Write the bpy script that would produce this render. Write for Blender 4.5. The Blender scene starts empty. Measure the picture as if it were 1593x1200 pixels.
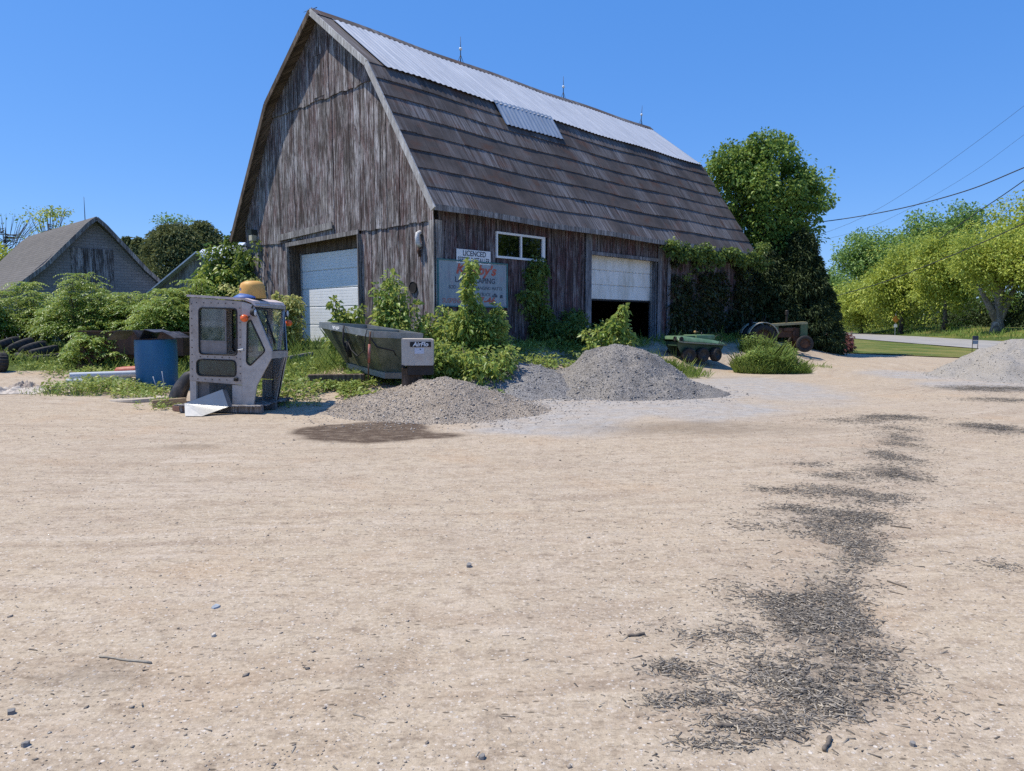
import bpy, bmesh, math, random
import numpy as np
from mathutils import Vector, Matrix, Euler
R = math.radians
random.seed(7); rng = np.random.default_rng(11)
S = bpy.context.scene; COL = S.collection

# ------------------------------------------------------------------ camera maths (pixel of the 1593x1200 photo -> world)
F_PX = 1130.; PITCH = math.atan(100/1130.); EYE = 1.6
_c, _s = math.cos(PITCH), math.sin(PITCH)
def ray(px, py):
    X = (px-796.5)/F_PX; U = -(py-600.)/F_PX
    return np.array([X, _c+U*_s, -_s+U*_c])
def gz(px, py, z=0.):
    r = ray(px, py); return np.array([0, 0, EYE])+r*((z-EYE)/r[2])
def gy(px, py, y):
    r = ray(px, py); return np.array([0, 0, EYE])+r*(y/r[1])
U = np.array([.686829, .726819, 0]); V = np.array([-U[1], U[0], 0]); C0 = np.array([-1.988, 19., 0.])
def barn_pt(t, s, z): return C0+U*t+V*s+np.array([0, 0, z])
def barn_ts(x, y):
    dx, dy = x-C0[0], y-C0[1]
    return dx*U[0]+dy*U[1], dx*V[0]+dy*V[1]
def ss(a, b, x):
    t = np.clip((x-a)/(b-a), 0, 1); return t*t*(3-2*t)

# ------------------------------------------------------------------ noise
_G = np.random.default_rng(5).random((256, 256))
def vnoise(x, y):
    x = np.asarray(x, float); y = np.asarray(y, float)
    xi = np.floor(x).astype(int); yi = np.floor(y).astype(int)
    fx = x-xi; fy = y-yi; fx = fx*fx*(3-2*fx); fy = fy*fy*(3-2*fy)
    g = lambda a, b: _G[a % 256, b % 256]
    return (g(xi, yi)*(1-fx)+g(xi+1, yi)*fx)*(1-fy)+(g(xi, yi+1)*(1-fx)+g(xi+1, yi+1)*fx)*fy
def fbm(x, y, o=4):
    a = 0.; k = .5
    for i in range(o):
        a = a+k*vnoise(np.asarray(x)*2**i+17*i, np.asarray(y)*2**i+31*i); k *= .5
    return a
# ------------------------------------------------------------------ terrain
def ground_z(x, y):
    x = np.asarray(x, float); y = np.asarray(y, float)
    t, s = barn_ts(x, y)
    dt = np.maximum(np.maximum(-t, t-17.4), 0); ds = np.maximum(np.maximum(-s, s-10.1), 0)
    d = np.sqrt(dt*dt+ds*ds)
    w = np.where(d > 1e-6, dt/(d+1e-9), 0); Fa = 4.+3.2*w*w
    h1 = .88*(1-ss(.2, Fa, d))
    h2 = .75*ss(12.5, 25, y)*ss(-4.5, -9, x)
    h = np.maximum(h1, h2)
    # verge bank beyond the road
    xr = 26.6+.178*(y-42); q = x-xr
    h = h+.95*ss(9.6, 15.5, q)*ss(-60, 0, y+40)
    h = h+(1-ss(0, 400, np.hypot(x, y)))*(.05*(fbm(x*.35, y*.35, 3)-.45))
    near = 1-ss(12, 26, y)
    h = h+near*(.020*(fbm(x*1.6+9, y*1.6, 3)-.45)+.010*(fbm(x*6, y*6, 2)-.4))
    return h
def gzz(x, y): return float(ground_z(x, y))
def gpt(px, py):
    z = 0.
    for _ in range(8):
        p = gz(px, py, z); z = .5*z+.5*gzz(p[0], p[1])
    return np.array([p[0], p[1], gzz(p[0], p[1])])

# ------------------------------------------------------------------ mesh builder
class MB:
    def __init__(s): s.v = []; s.f = []; s.m = []; s.a = []; s.mi = 0; s.av = 0.5
    def add(s, vs, fs, M=None):
        o = len(s.v)
        for p in vs:
            p = Vector([float(q) for q in p]); s.v.append(tuple(M @ p) if M is not None else tuple(p))
        for f in fs: s.f.append(tuple(o+i for i in f)); s.m.append(s.mi); s.a.append(s.av)
        return s
    def box(s, c, d, M=None, rot=None):
        x, y, z = d[0]/2, d[1]/2, d[2]/2
        T = Matrix.Translation(c) @ (Euler(rot).to_matrix().to_4x4() if rot else Matrix.Identity(4))
        if M is not None: T = M @ T
        vs = [(i*x, j*y, k*z) for k in (-1, 1) for j in (-1, 1) for i in (-1, 1)]
        return s.add(vs, [(0, 2, 3, 1), (4, 5, 7, 6), (0, 1, 5, 4), (2, 6, 7, 3), (0, 4, 6, 2), (1, 3, 7, 5)], T)
    def rbox(s, c, d, b=.02, M=None, rot=None):
        bm = bmesh.new(); bmesh.ops.create_cube(bm, size=1)
        for v in bm.verts: v.co = Vector((v.co.x*d[0], v.co.y*d[1], v.co.z*d[2]))
        bmesh.ops.bevel(bm, geom=list(bm.edges), offset=b, segments=2, affect='EDGES', profile=.6)
        T = Matrix.Translation(c) @ (Euler(rot).to_matrix().to_4x4() if rot else Matrix.Identity(4))
        if M is not None: T = M @ T
        bm.verts.index_update()
        s.add([v.co.copy() for v in bm.verts], [[v.index for v in f.verts] for f in bm.faces], T); bm.free(); return s
    def bar(s, a, b, w, h=None, up=(0, 0, 1)):
        a = Vector([float(q) for q in a]); b = Vector([float(q) for q in b]); h = w if h is None else h
        d = (b-a); L = d.length; d.normalize(); up = Vector(up)
        if abs(d.dot(up)) > .98: up = Vector((1, 0, 0))
        r = d.cross(up).normalized(); n = r.cross(d)
        M = Matrix((r, d, n)).transposed().to_4x4(); M.translation = (a+b)/2
        return s.box((0, 0, 0), (w, L, h), M)
    def tube(s, pts, r, n=8, cap=True, closed=False):
        pts = [Vector([float(q) for q in p]) for p in pts]; N = len(pts)
        rr = r if hasattr(r, '__len__') else [r]*N
        o = len(s.v); prev = None
        for i, p in enumerate(pts):
            if closed: d = pts[(i+1) % N]-pts[i-1]
            else: d = pts[min(i+1, N-1)]-pts[max(i-1, 0)]
            if d.length < 1e-9: d = Vector((0, 0, 1))
            d.normalize()
            if prev is None:
                up = Vector((0, 0, 1)) if abs(d.z) < .9 else Vector((1, 0, 0)); a = d.cross(up).normalized()
            else:
                a = prev-d*prev.dot(d); a.normalize()
            prev = a; b = d.cross(a)
            for k in range(n):
                t = 2*math.pi*k/n; s.v.append(tuple(p+(a*math.cos(t)+b*math.sin(t))*rr[i]))
        for i in range(N if closed else N-1):
            j = (i+1) % N
            for k in range(n):
                k2 = (k+1) % n
                s.f.append((o+i*n+k, o+i*n+k2, o+j*n+k2, o+j*n+k)); s.m.append(s.mi); s.a.append(s.av)
        if cap and not closed:
            s.f.append(tuple(o+k for k in range(n))[::-1]); s.m.append(s.mi); s.a.append(s.av)
            s.f.append(tuple(o+(N-1)*n+k for k in range(n))); s.m.append(s.mi); s.a.append(s.av)
        return s
    def lathe(s, prof, n=24, M=None):
        vs = []; fs = []
        for r, z in prof:
            for k in range(n):
                t = 2*math.pi*k/n; vs.append((r*math.cos(t), r*math.sin(t), z))
        for i in range(len(prof)-1):
            for k in range(n):
                k2 = (k+1) % n; fs.append((i*n+k, i*n+k2, (i+1)*n+k2, (i+1)*n+k))
        return s.add(vs, fs, M)
    def prism(s, poly, y0, y1, M=None):          # poly in x,z extruded along y
        n = len(poly)
        vs = [(p[0], y0, p[1]) for p in poly]+[(p[0], y1, p[1]) for p in poly]
        fs = [tuple(range(n)), tuple(range(2*n-1, n-1, -1))]+[(i, i+n, (i+1) % n+n, (i+1) % n) for i in range(n)]
        return s.add(vs, fs, M)
    def build(s, name, mat, parent=None, smooth=False, loc=None, fix=True):
        me = bpy.data.meshes.new(name); me.from_pydata(s.v, [], s.f)
        for m in (mat if isinstance(mat, (list, tuple)) else [mat]): me.materials.append(m)
        if any(s.m): me.polygons.foreach_set('material_index', s.m)
        at = me.attributes.new('tint', 'FLOAT', 'FACE'); at.data.foreach_set('value', s.a)
        if fix:
            bm = bmesh.new(); bm.from_mesh(me); bmesh.ops.recalc_face_normals(bm, faces=bm.faces); bm.to_mesh(me); bm.free()
        if smooth: smooth_mesh(me, smooth)
        return link(name, me, parent, loc)
def smooth_mesh(me, ang=40):
    me.polygons.foreach_set('use_smooth', [True]*len(me.polygons))
    if ang is not True: me.set_sharp_from_angle(angle=R(ang))
def link(name, me, parent=None, loc=None):
    o = bpy.data.objects.new(name, me); COL.objects.link(o)
    if parent is not None: o.parent = parent
    if loc is not None: o.location = [float(q) for q in loc]
    return o
def tag(o, label, cat, group=None, kind=None):
    o['label'] = label; o['category'] = cat
    if group: o['group'] = group
    if kind: o['kind'] = kind
    return o
def struct(o, label=None):
    o['kind'] = 'structure'
    if label: o['label'] = label; o['category'] = o.name.split('.')[0].replace('_', ' ')
    return o
def thing(name, label, cat, loc=(0, 0, 0), rot=(0, 0, 0), group=None):
    o = bpy.data.objects.new(name, None); COL.objects.link(o); o.empty_display_size = .3
    o.location = [float(q) for q in loc]; o.rotation_euler = rot
    return tag(o, label, cat, group)
def copy_tree(o, parent=None):
    c = o.copy(); COL.objects.link(c)
    if parent is not None: c.parent = parent
    for ch in list(o.children): copy_tree(ch, c)
    return c
def rounded(pts, r, n=5):
    out = []; N = len(pts)
    for i in range(N):
        p = Vector(pts[i]); a = Vector(pts[i-1])-p; b = Vector(pts[(i+1) % N])-p
        rr = min(r, a.length*.45, b.length*.45); A = p+a.normalized()*rr; B = p+b.normalized()*rr
        for k in range(n+1):
            t = k/n; q = A*(1-t)**2+p*2*t*(1-t)+B*t*t; out.append((q.x, q.y))
    return out
def plate(name, outline, holes, th, mat, parent, M, bevel=.003):
    """flat sheet with holes in the x,z plane of M, thickness th along y"""
    cu = bpy.data.curves.new(name, 'CURVE'); cu.dimensions = '2D'; cu.fill_mode = 'BOTH'
    cu.extrude = th/2; cu.bevel_depth = bevel; cu.bevel_resolution = 1
    for pl in [outline]+list(holes):
        sp = cu.splines.new('POLY'); sp.points.add(len(pl)-1); sp.use_cyclic_u = True
        for i, p in enumerate(pl): sp.points[i].co = (p[0], p[1], 0, 1)
    return curve_to(name, cu, mat, parent, M @ Matrix.Rotation(R(90), 4, 'X'))
def curve_to(name, cu, mat, parent, M):
    tmp = bpy.data.objects.new('tmp', cu); COL.objects.link(tmp); bpy.context.view_layer.update()
    me = bpy.data.meshes.new_from_object(tmp.evaluated_get(bpy.context.evaluated_depsgraph_get()))
    bpy.data.objects.remove(tmp); me.transform(M); me.name = name
    me.materials.clear(); me.materials.append(mat)
    return link(name, me, parent)
def text(body, size, mat, parent, M, name='lettering', shear=0, width=None, bold=0., ext=.002):
    cu = bpy.data.curves.new(name, 'FONT'); cu.body = body; cu.size = size; cu.align_x = 'CENTER'; cu.align_y = 'CENTER'
    cu.extrude = ext; cu.shear = shear; cu.offset = bold
    tmp = bpy.data.objects.new('tmp', cu); COL.objects.link(tmp); bpy.context.view_layer.update()
    me = bpy.data.meshes.new_from_object(tmp.evaluated_get(bpy.context.evaluated_depsgraph_get())); bpy.data.objects.remove(tmp)
    if width and len(me.vertices):
        xs = [v.co.x for v in me.vertices]; k = width/(max(xs)-min(xs)); me.transform(Matrix.Diagonal((k, 1, 1, 1)))
    me.transform(M); me.materials.clear(); me.materials.append(mat)
    return link(name, me, parent)
def frame_M(o, x, z, ):
    """matrix with local x, local z(normal of text) and y = z cross x"""
    x = Vector([float(q) for q in x]).normalized(); z = Vector([float(q) for q in z]).normalized(); y = z.cross(x).normalized(); z = x.cross(y)
    M = Matrix((x, y, z)).transposed().to_4x4(); M.translation = [float(q) for q in o]; return M

# ------------------------------------------------------------------ materials
class NT:
    def __init__(s, name):
        s.m = bpy.data.materials.new(name); s.m.use_nodes = True; s.t = s.m.node_tree; s.t.nodes.clear()
        s.out = s.n('ShaderNodeOutputMaterial')
    def n(s, typ, **k):
        o = s.t.nodes.new(typ)
        for a, b in k.items(): setattr(o, a, b)
        return o
    def l(s, a, b): s.t.links.new(a, b)
    def set(s, sock, v):
        if hasattr(v, 'links') or isinstance(v, bpy.types.NodeSocket): s.l(v, sock)
        else: sock.default_value = v
    def coord(s, kind='Object', scale=(1, 1, 1), rot=(0, 0, 0)):
        tc = s.n('ShaderNodeTexCoord'); mp = s.n('ShaderNodeMapping'); mp.inputs['Scale'].default_value = scale; mp.inputs['Rotation'].default_value = rot
        s.l(tc.outputs[kind], mp.inputs['Vector']); return mp.outputs[0]
    def noise(s, vec, scale, detail=4, rough=.55, dist=0):
        o = s.n('ShaderNodeTexNoise'); s.l(vec, o.inputs['Vector']); o.inputs['Scale'].default_value = scale
        o.inputs['Detail'].default_value = detail; o.inputs['Roughness'].default_value = rough; o.inputs['Distortion'].default_value = dist
        return o.outputs['Fac']
    def voro(s, vec, scale, feat='F1', out='Distance', rnd=1):
        o = s.n('ShaderNodeTexVoronoi', feature=feat); s.l(vec, o.inputs['Vector']); o.inputs['Scale'].default_value = scale
        o.inputs['Randomness'].default_value = rnd
        return o.outputs[out]
    def ramp(s, fac, stops, interp='LINEAR'):
        o = s.n('ShaderNodeValToRGB'); e = o.color_ramp.elements; o.color_ramp.interpolation = interp
        while len(e) < len(stops): e.new(.5)
        for i, (p, c) in enumerate(stops):
            e[i].position = p; e[i].color = (c, c, c, 1) if isinstance(c, (int, float)) else (*c[:3], 1)
        s.l(fac, o.inputs[0]); return o.outputs[0]
    def mix(s, fac, a, b, mode='MIX'):
        o = s.n('ShaderNodeMix', data_type='RGBA', blend_type=mode)
        s.set(o.inputs[0], fac)
        for k, v in ((6, a), (7, b)):
            if isinstance(v, tuple): v = (*v[:3], 1)
            s.set(o.inputs[k], v)
        return o.outputs[2]
    def math(s, op, a, b=0., clamp=False):
        o = s.n('ShaderNodeMath', operation=op, use_clamp=clamp); s.set(o.inputs[0], a); s.set(o.inputs[1], b); return o.outputs[0]
    def attr(s, name):
        o = s.n('ShaderNodeAttribute', attribute_name=name); return o.outputs['Fac']
    def bsdf(s, col, rough=.7, metal=0., normal=None, spec=.5, **k):
        o = s.n('ShaderNodeBsdfPrincipled')
        s.set(o.inputs['Base Color'], (*col[:3], 1) if isinstance(col, tuple) else col); s.set(o.inputs['Roughness'], rough); s.set(o.inputs['Metallic'], metal)
        o.inputs['Specular IOR Level'].default_value = spec
        if normal is not None: s.l(normal, o.inputs['Normal'])
        for a, b in k.items(): s.set(o.inputs[a.replace('_', ' ')], b)
        return o.outputs[0]
    def bump(s, h, strength=.3, dist=.01, prev=None):
        o = s.n('ShaderNodeBump'); o.inputs['Strength'].default_value = strength; o.inputs['Distance'].default_value = dist
        s.l(h, o.inputs['Height'])
        if prev is not None: s.l(prev, o.inputs['Normal'])
        return o.outputs[0]
    def done(s, sh): s.l(sh, s.out.inputs[0]); return s.m
def pm(name, col, rough=.7, metal=0., var=.22, scale=5., bump=.15, bscale=60., dirt=None, dirt_amt=.5, stretch=(1, 1, 1), spec=.4, dist=.004):
    """painted / plain surface with mottling, dirt blotches and fine bump"""
    t = NT(name); v = t.coord('Object', stretch)
    n1 = t.noise(v, scale, 5, .6); n2 = t.noise(v, scale*6, 4, .6)
    c1 = tuple(q*(1-var) for q in col); c2 = tuple(min(1, q*(1+var)) for q in col)
    c = t.mix(t.ramp(n1, [(.3, 0.), (.7, 1.)]), c1, c2)
    c = t.mix(t.math('MULTIPLY', t.ramp(n2, [(.35, 0.), (.65, 1.)]), .35), c, tuple(q*.75 for q in col))
    if dirt:
        d = t.noise(v, scale*1.7, 6, .7); c = t.mix(t.math('MULTIPLY', t.ramp(d, [(.46, 0.), (.66, 1.)]), dirt_amt), c, dirt)
    rr = t.math('ADD', t.math('MULTIPLY', n2, .25), rough-.12)
    nb = t.bump(t.noise(v, bscale, 4, .6), bump, dist)
    return t.done(t.bsdf(c, rr, metal, nb, spec))
def leafmat(name, c1, c2, c3, trans=.3, rough=.5):
    t = NT(name); a = t.attr('tint'); v = t.coord('Object')
    c = t.ramp(a, [(0., c1), (.55, c2), (1., c3)])
    b = t.bsdf(c, rough, 0, None, .35); tr = t.n('ShaderNodeBsdfTranslucent')
    cc = t.mix(.5, c, tuple(min(1, q*1.5) for q in c3)); t.l(cc, tr.inputs[0])
    m = t.n('ShaderNodeMixShader'); m.inputs[0].default_value = trans; t.l(b, m.inputs[1]); t.l(tr.outputs[0], m.inputs[2])
    return t.done(m.outputs[0])
def glassmat(name, col=(.02, .03, .03), alpha=.35, rough=.03):
    t = NT(name); g = t.n('ShaderNodeBsdfGlossy'); g.inputs['Roughness'].default_value = rough
    tr = t.n('ShaderNodeBsdfTransparent'); tr.inputs[0].default_value = (*[1-alpha*(1-q) for q in col], 1)
    fr = t.n('ShaderNodeFresnel'); fr.inputs[0].default_value = 1.5
    d = t.n('ShaderNodeBsdfDiffuse'); d.inputs[0].default_value = (*col, 1)
    v = t.coord('Object'); dirt = t.ramp(t.noise(v, 3, 6, .7), [(.4, .04), (.75, .3)])  # dirt film; in the cab panes its pale colour also imitates reflections
    m1 = t.n('ShaderNodeMixShader'); t.l(dirt, m1.inputs[0]); t.l(tr.outputs[0], m1.inputs[1]); t.l(d.outputs[0], m1.inputs[2])
    m = t.n('ShaderNodeMixShader'); t.l(t.math('MULTIPLY', fr.outputs[0], 1.3, True), m.inputs[0]); t.l(m1.outputs[0], m.inputs[1]); t.l(g.outputs[0], m.inputs[2])
    return t.done(m.outputs[0])

# ------------------------------------------------------------------ leaves
def nrm(a): return a/(np.linalg.norm(a, axis=-1, keepdims=True)+1e-9)
def rdir(n): return nrm(rng.normal(size=(n, 3)))
def leaf_mesh(name, P, D, N, L, W, mat, tint, parent=None, fold=.25, droop=.0, loc=None):
    """P base points, D directions, N normals, L lengths, W widths (all per leaf); one folded four-corner leaf each"""
    n = len(P); D = nrm(D); side = nrm(np.cross(D, N)); up = nrm(np.cross(side, D))
    L = np.broadcast_to(np.asarray(L, float).reshape(-1, 1), (n, 1)); W = np.broadcast_to(np.asarray(W, float).reshape(-1, 1), (n, 1))
    v = np.empty((n, 4, 3))
    v[:, 0] = P; v[:, 2] = P+D*L-np.array([0, 0, 1])*L*droop
    mid = P+D*L*.45+up*W*fold
    v[:, 1] = mid+side*W*.5; v[:, 3] = mid-side*W*.5
    me = bpy.data.meshes.new(name); me.vertices.add(4*n); me.vertices.foreach_set('co', v.reshape(-1))
    idx = (np.arange(n)[:, None]*4+np.array([0, 1, 2, 0, 2, 3])).reshape(-1)
    me.loops.add(6*n); me.loops.foreach_set('vertex_index', idx)
    me.polygons.add(2*n); me.polygons.foreach_set('loop_start', np.arange(2*n)*3)
    me.update(calc_edges=True); me.materials.append(mat)
    at = me.attributes.new('tint', 'FLOAT', 'FACE'); at.data.foreach_set('value', np.repeat(np.clip(tint, 0, 1), 2).astype(float))
    return link(name, me, parent, loc)
def bits_mesh(name, base, faces, P, B, mat, tint, parent=None):
    """many small solid bits: base verts (k,3) placed with per-bit 3x3 matrix B and offset P"""
    n = len(P); k = len(base)
    v = np.einsum('nij,kj->nki', B, base)+P[:, None, :]
    me = bpy.data.meshes.new(name); me.vertices.add(n*k); me.vertices.foreach_set('co', v.reshape(-1))
    fa = np.array(faces); m, q = fa.shape
    idx = (np.arange(n)[:, None, None]*k+fa[None]).reshape(-1)
    me.loops.add(len(idx)); me.loops.foreach_set('vertex_index', idx)
    me.polygons.add(n*m); me.polygons.foreach_set('loop_start', np.arange(n*m)*q)
    me.update(calc_edges=True); me.materials.append(mat)
    at = me.attributes.new('tint', 'FLOAT', 'FACE'); at.data.foreach_set('value', np.repeat(tint, m).astype(float))
    return link(name, me, parent)
# ================================================================== camera, light
cam = bpy.data.cameras.new('camera'); cam.sensor_fit = 'HORIZONTAL'; cam.sensor_width = 36; cam.lens = 36*F_PX/1593
cam.clip_start = .05; cam.clip_end = 3000
co = bpy.data.objects.new('camera', cam); COL.objects.link(co); co.location = (0, 0, EYE); co.rotation_euler = (R(90)-PITCH, 0, 0); S.camera = co
SUN_EL = R(63); to_sun = Vector((-.998*math.cos(SUN_EL), .06*math.cos(SUN_EL), math.sin(SUN_EL)))
W = bpy.data.worlds.new('World'); S.world = W; W.use_nodes = True; nt = W.node_tree
bg = nt.nodes['Background']; sky = nt.nodes.new('ShaderNodeTexSky'); sky.sky_type = 'NISHITA'; sky.sun_disc = False
sky.sun_elevation = SUN_EL; sky.sun_rotation = R(273); sky.air_density = 1.0; sky.dust_density = 0; sky.ozone_density = 6.0; sky.altitude = 100
hs = nt.nodes.new('ShaderNodeMix'); hs.data_type = 'RGBA'; hs.inputs[0].default_value = .60; hs.inputs[7].default_value = (.12, 1.28, 4.4, 1); nt.links.new(sky.outputs[0], hs.inputs[6]); nt.links.new(hs.outputs[2], bg.inputs[0]); bg.inputs[1].default_value = .145
sl = bpy.data.lights.new('sun', 'SUN'); sl.energy = 4.35; sl.angle = R(.53); sl.color = (1, .925, .80)
so = bpy.data.objects.new('sun', sl); COL.objects.link(so); so.rotation_euler = to_sun.to_track_quat('Z', 'Y').to_euler(); so.location = (-20, 0, 40)
S.view_settings.view_transform = 'Standard'; S.view_settings.look = 'None'; S.view_settings.exposure = .38; S.view_settings.gamma = 1
S.cycles.max_bounces = 8; S.cycles.transparent_max_bounces = 16; S.cycles.use_denoising = False

# ================================================================== ground
MULCH = [  # px, py, rx, ry, weight
    (1290, 1000, 62, 80, 1.0), (1262, 1070, 66, 42, 1.0), (1292, 935, 48, 36, .75), (1345, 985, 34, 55, .55), (1340, 1072, 30, 34, .7), (1198, 1058, 36, 32, .5), (1312, 1100, 52, 22, .9),
    (1030, 1040, 50, 15, .6), (1085, 1088, 62, 14, .65), (1150, 1128, 66, 14, .75), (1208, 1133, 58, 20, .7), (1118, 1160, 80, 13, .4), (1020, 1095, 30, 16, .4),
    (1150, 985, 44, 24, .3), (1070, 985, 80, 20, .2), (1190, 925, 80, 30, .15), (1335, 803, 50, 12, .75), (1240, 793, 48, 9, .5), (1330, 842, 48, 16, .5), (1215, 820, 70, 16, .2),
    (1322, 885, 26, 10, .6), (1312, 905, 45, 14, .4), (1345, 868, 40, 10, .3), (1380, 770, 40, 10, .3), (1390, 735, 42, 13, .85), (1312, 742, 46, 9, .5), (1404, 692, 30, 9, .45), (1398, 668, 30, 6, .35), (1390, 650, 52, 5, .85), (1330, 655, 60, 5, .3), (1205, 762, 40, 6, .4), (1260, 722, 40, 6, .25), (1370, 712, 30, 6, .35),
    (1550, 667, 55, 8, .95), (1560, 605, 70, 5, .9), (1500, 605, 40, 4, .5), (1560, 622, 60, 4, .5), (1545, 880, 60, 14, .15), (1300, 900, 60, 20, .35), (1325, 862, 44, 18, .45), (1290, 818, 80, 20, .4), (1345, 775, 60, 16, .4), (1290, 765, 70, 12, .3), (1385, 710, 34, 14, .45), (1395, 680, 30, 10, .4), (1170, 1060, 90, 60, .08), (1100, 1060, 80, 40, .1), (1240, 960, 60, 40, .15), (1240, 1120, 60, 24, .3)]
def ell(px, py, rx, ry):
    c = gz(px, py); a = gz(px+rx, py); b = gz(px, py-ry); d = gz(px, py+ry)
    return c[0], .5*(b[1]+d[1]), abs(a[0]-c[0]), .5*abs(b[1]-d[1])
MUL = [(*ell(*m[:4]), m[4]) for m in MULCH]
def mulch_at(x, y):
    r = np.zeros_like(np.asarray(x, float))
    for cx, cy, ax, ay, w in MUL:
        q = np.sqrt(((x-cx)/ax)**2+((y-cy)/ay)**2); r = np.maximum(r, w*(1-ss(.3, 1.5, q)))
    return r
def blob(x, y, px, py, rx, ry, a=.6, b=1.15):
    cx, cy, ax, ay = ell(px, py, rx, ry); q = np.sqrt(((x-cx)/ax)**2+((y-cy)/ay)**2)+(fbm(x*1.3, y*1.3, 3)-.45)*.7
    return 1-ss(a, b, q)
# grey gravel / tan gravel piles: cx, cy, rx, ry, height
def spaced(a, b, d): return np.linspace(a, b, max(2, int(round((b-a)/d))+1))[:-1]
xs = np.concatenate([-np.geomspace(420, 16, 34), spaced(-15.5, -6, .28), spaced(-6, 6, .085), spaced(6, 20, .28), np.geomspace(20, 420, 46)])
ys = np.concatenate([np.linspace(-160, -8, 20), spaced(-7, 1.4, .5), spaced(1.4, 8, .07), spaced(8, 14, .13), spaced(14, 27, .25), spaced(27, 46, .6), np.geomspace(46, 900, 44)])
X, Y = np.meshgrid(xs, ys); Z = ground_z(X, Y)
nx, ny = len(xs), len(ys); me = bpy.data.meshes.new('ground')
me.vertices.add(nx*ny); me.vertices.foreach_set('co', np.stack([X, Y, Z], -1).reshape(-1))
i, j = np.meshgrid(np.arange(nx-1), np.arange(ny-1)); q = (j*nx+i)
idx = np.stack([q, q+1, q+nx+1, q+nx], -1).reshape(-1); me.loops.add(len(idx)); me.loops.foreach_set('vertex_index', idx)
nf = (nx-1)*(ny-1); me.polygons.add(nf); me.polygons.foreach_set('loop_start', np.arange(nf)*4); me.update(calc_edges=True)
def vattr(me, name, a): at = me.attributes.new(name, 'FLOAT', 'POINT'); at.data.foreach_set('value', np.asarray(a, float).reshape(-1))
T_, S_ = barn_ts(X, Y)
dust = np.zeros_like(X)
for b in ((850, 655, 150, 26), (900, 640, 190, 20), (1000, 628, 220, 24), (1190, 606, 130, 22), (1080, 640, 160, 16), (1430, 585, 70, 10), (820, 668, 120, 10), (1540, 600, 120, 10)): dust = np.maximum(dust, blob(X, Y, *b, .35, 1.2))
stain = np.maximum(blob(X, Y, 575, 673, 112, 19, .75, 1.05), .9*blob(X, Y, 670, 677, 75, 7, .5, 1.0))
stain = np.maximum(stain, .28*blob(X, Y, 290, 695, 60, 5, .3, 1.2)); stain = np.maximum(stain, .3*blob(X, Y, 190, 1045, 200, 40, .2, 1.2)*(fbm(X*3, Y*3) > .5)); stain = np.maximum(stain, .13*blob(X, Y, 565, 1065, 40, 75, .3, 1.1))
stain = np.maximum(stain, .35*blob(X, Y, 1090, 668, 200, 14, .2, 1.2))
grass = np.maximum(ss(17.0, 20.0, Y+(fbm(X*.8, Y*.8)-.45)*3)*ss(-5.8, -6.8, X)*.95, 0)
grass = np.maximum(grass, ss(-6.3, -4.8, T_+(fbm(X*.9, Y*.9)-.45)*2)*(1-ss(4.2, 5.6, np.abs(S_-4.6)))*(T_ < .6)*.85)
grass = np.maximum(grass, (1-ss(1.6, 2.8, -S_))*(S_ < .3)*ss(-2, 0, T_)*(1-ss(17, 19, T_))*.42)
xr = 26.6+.178*(Y-42)
grass = np.maximum(grass, ss(10.2, 11.2, X-xr)); grass = np.maximum(grass, ss(41, 46, Y)); grass = np.maximum(grass, ss(-20, -26, X)); grass = np.maximum(grass, ss(-8, -30, Y))
_a, _b = gz(500, 1195), gz(640, 1005); _d = (_b-_a)[:2]/np.linalg.norm((_b-_a)[:2]); vattr(me, 'tracku', (X-_a[0])*_d[0]+(Y-_a[1])*_d[1]); vattr(me, 'trackd', -(X-_a[0])*_d[1]+(Y-_a[1])*_d[0])
vattr(me, 'dust', dust); vattr(me, 'stain', stain); vattr(me, 'grass', grass); vattr(me, 'mulch', mulch_at(X, Y))
smooth_mesh(me, True)
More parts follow.
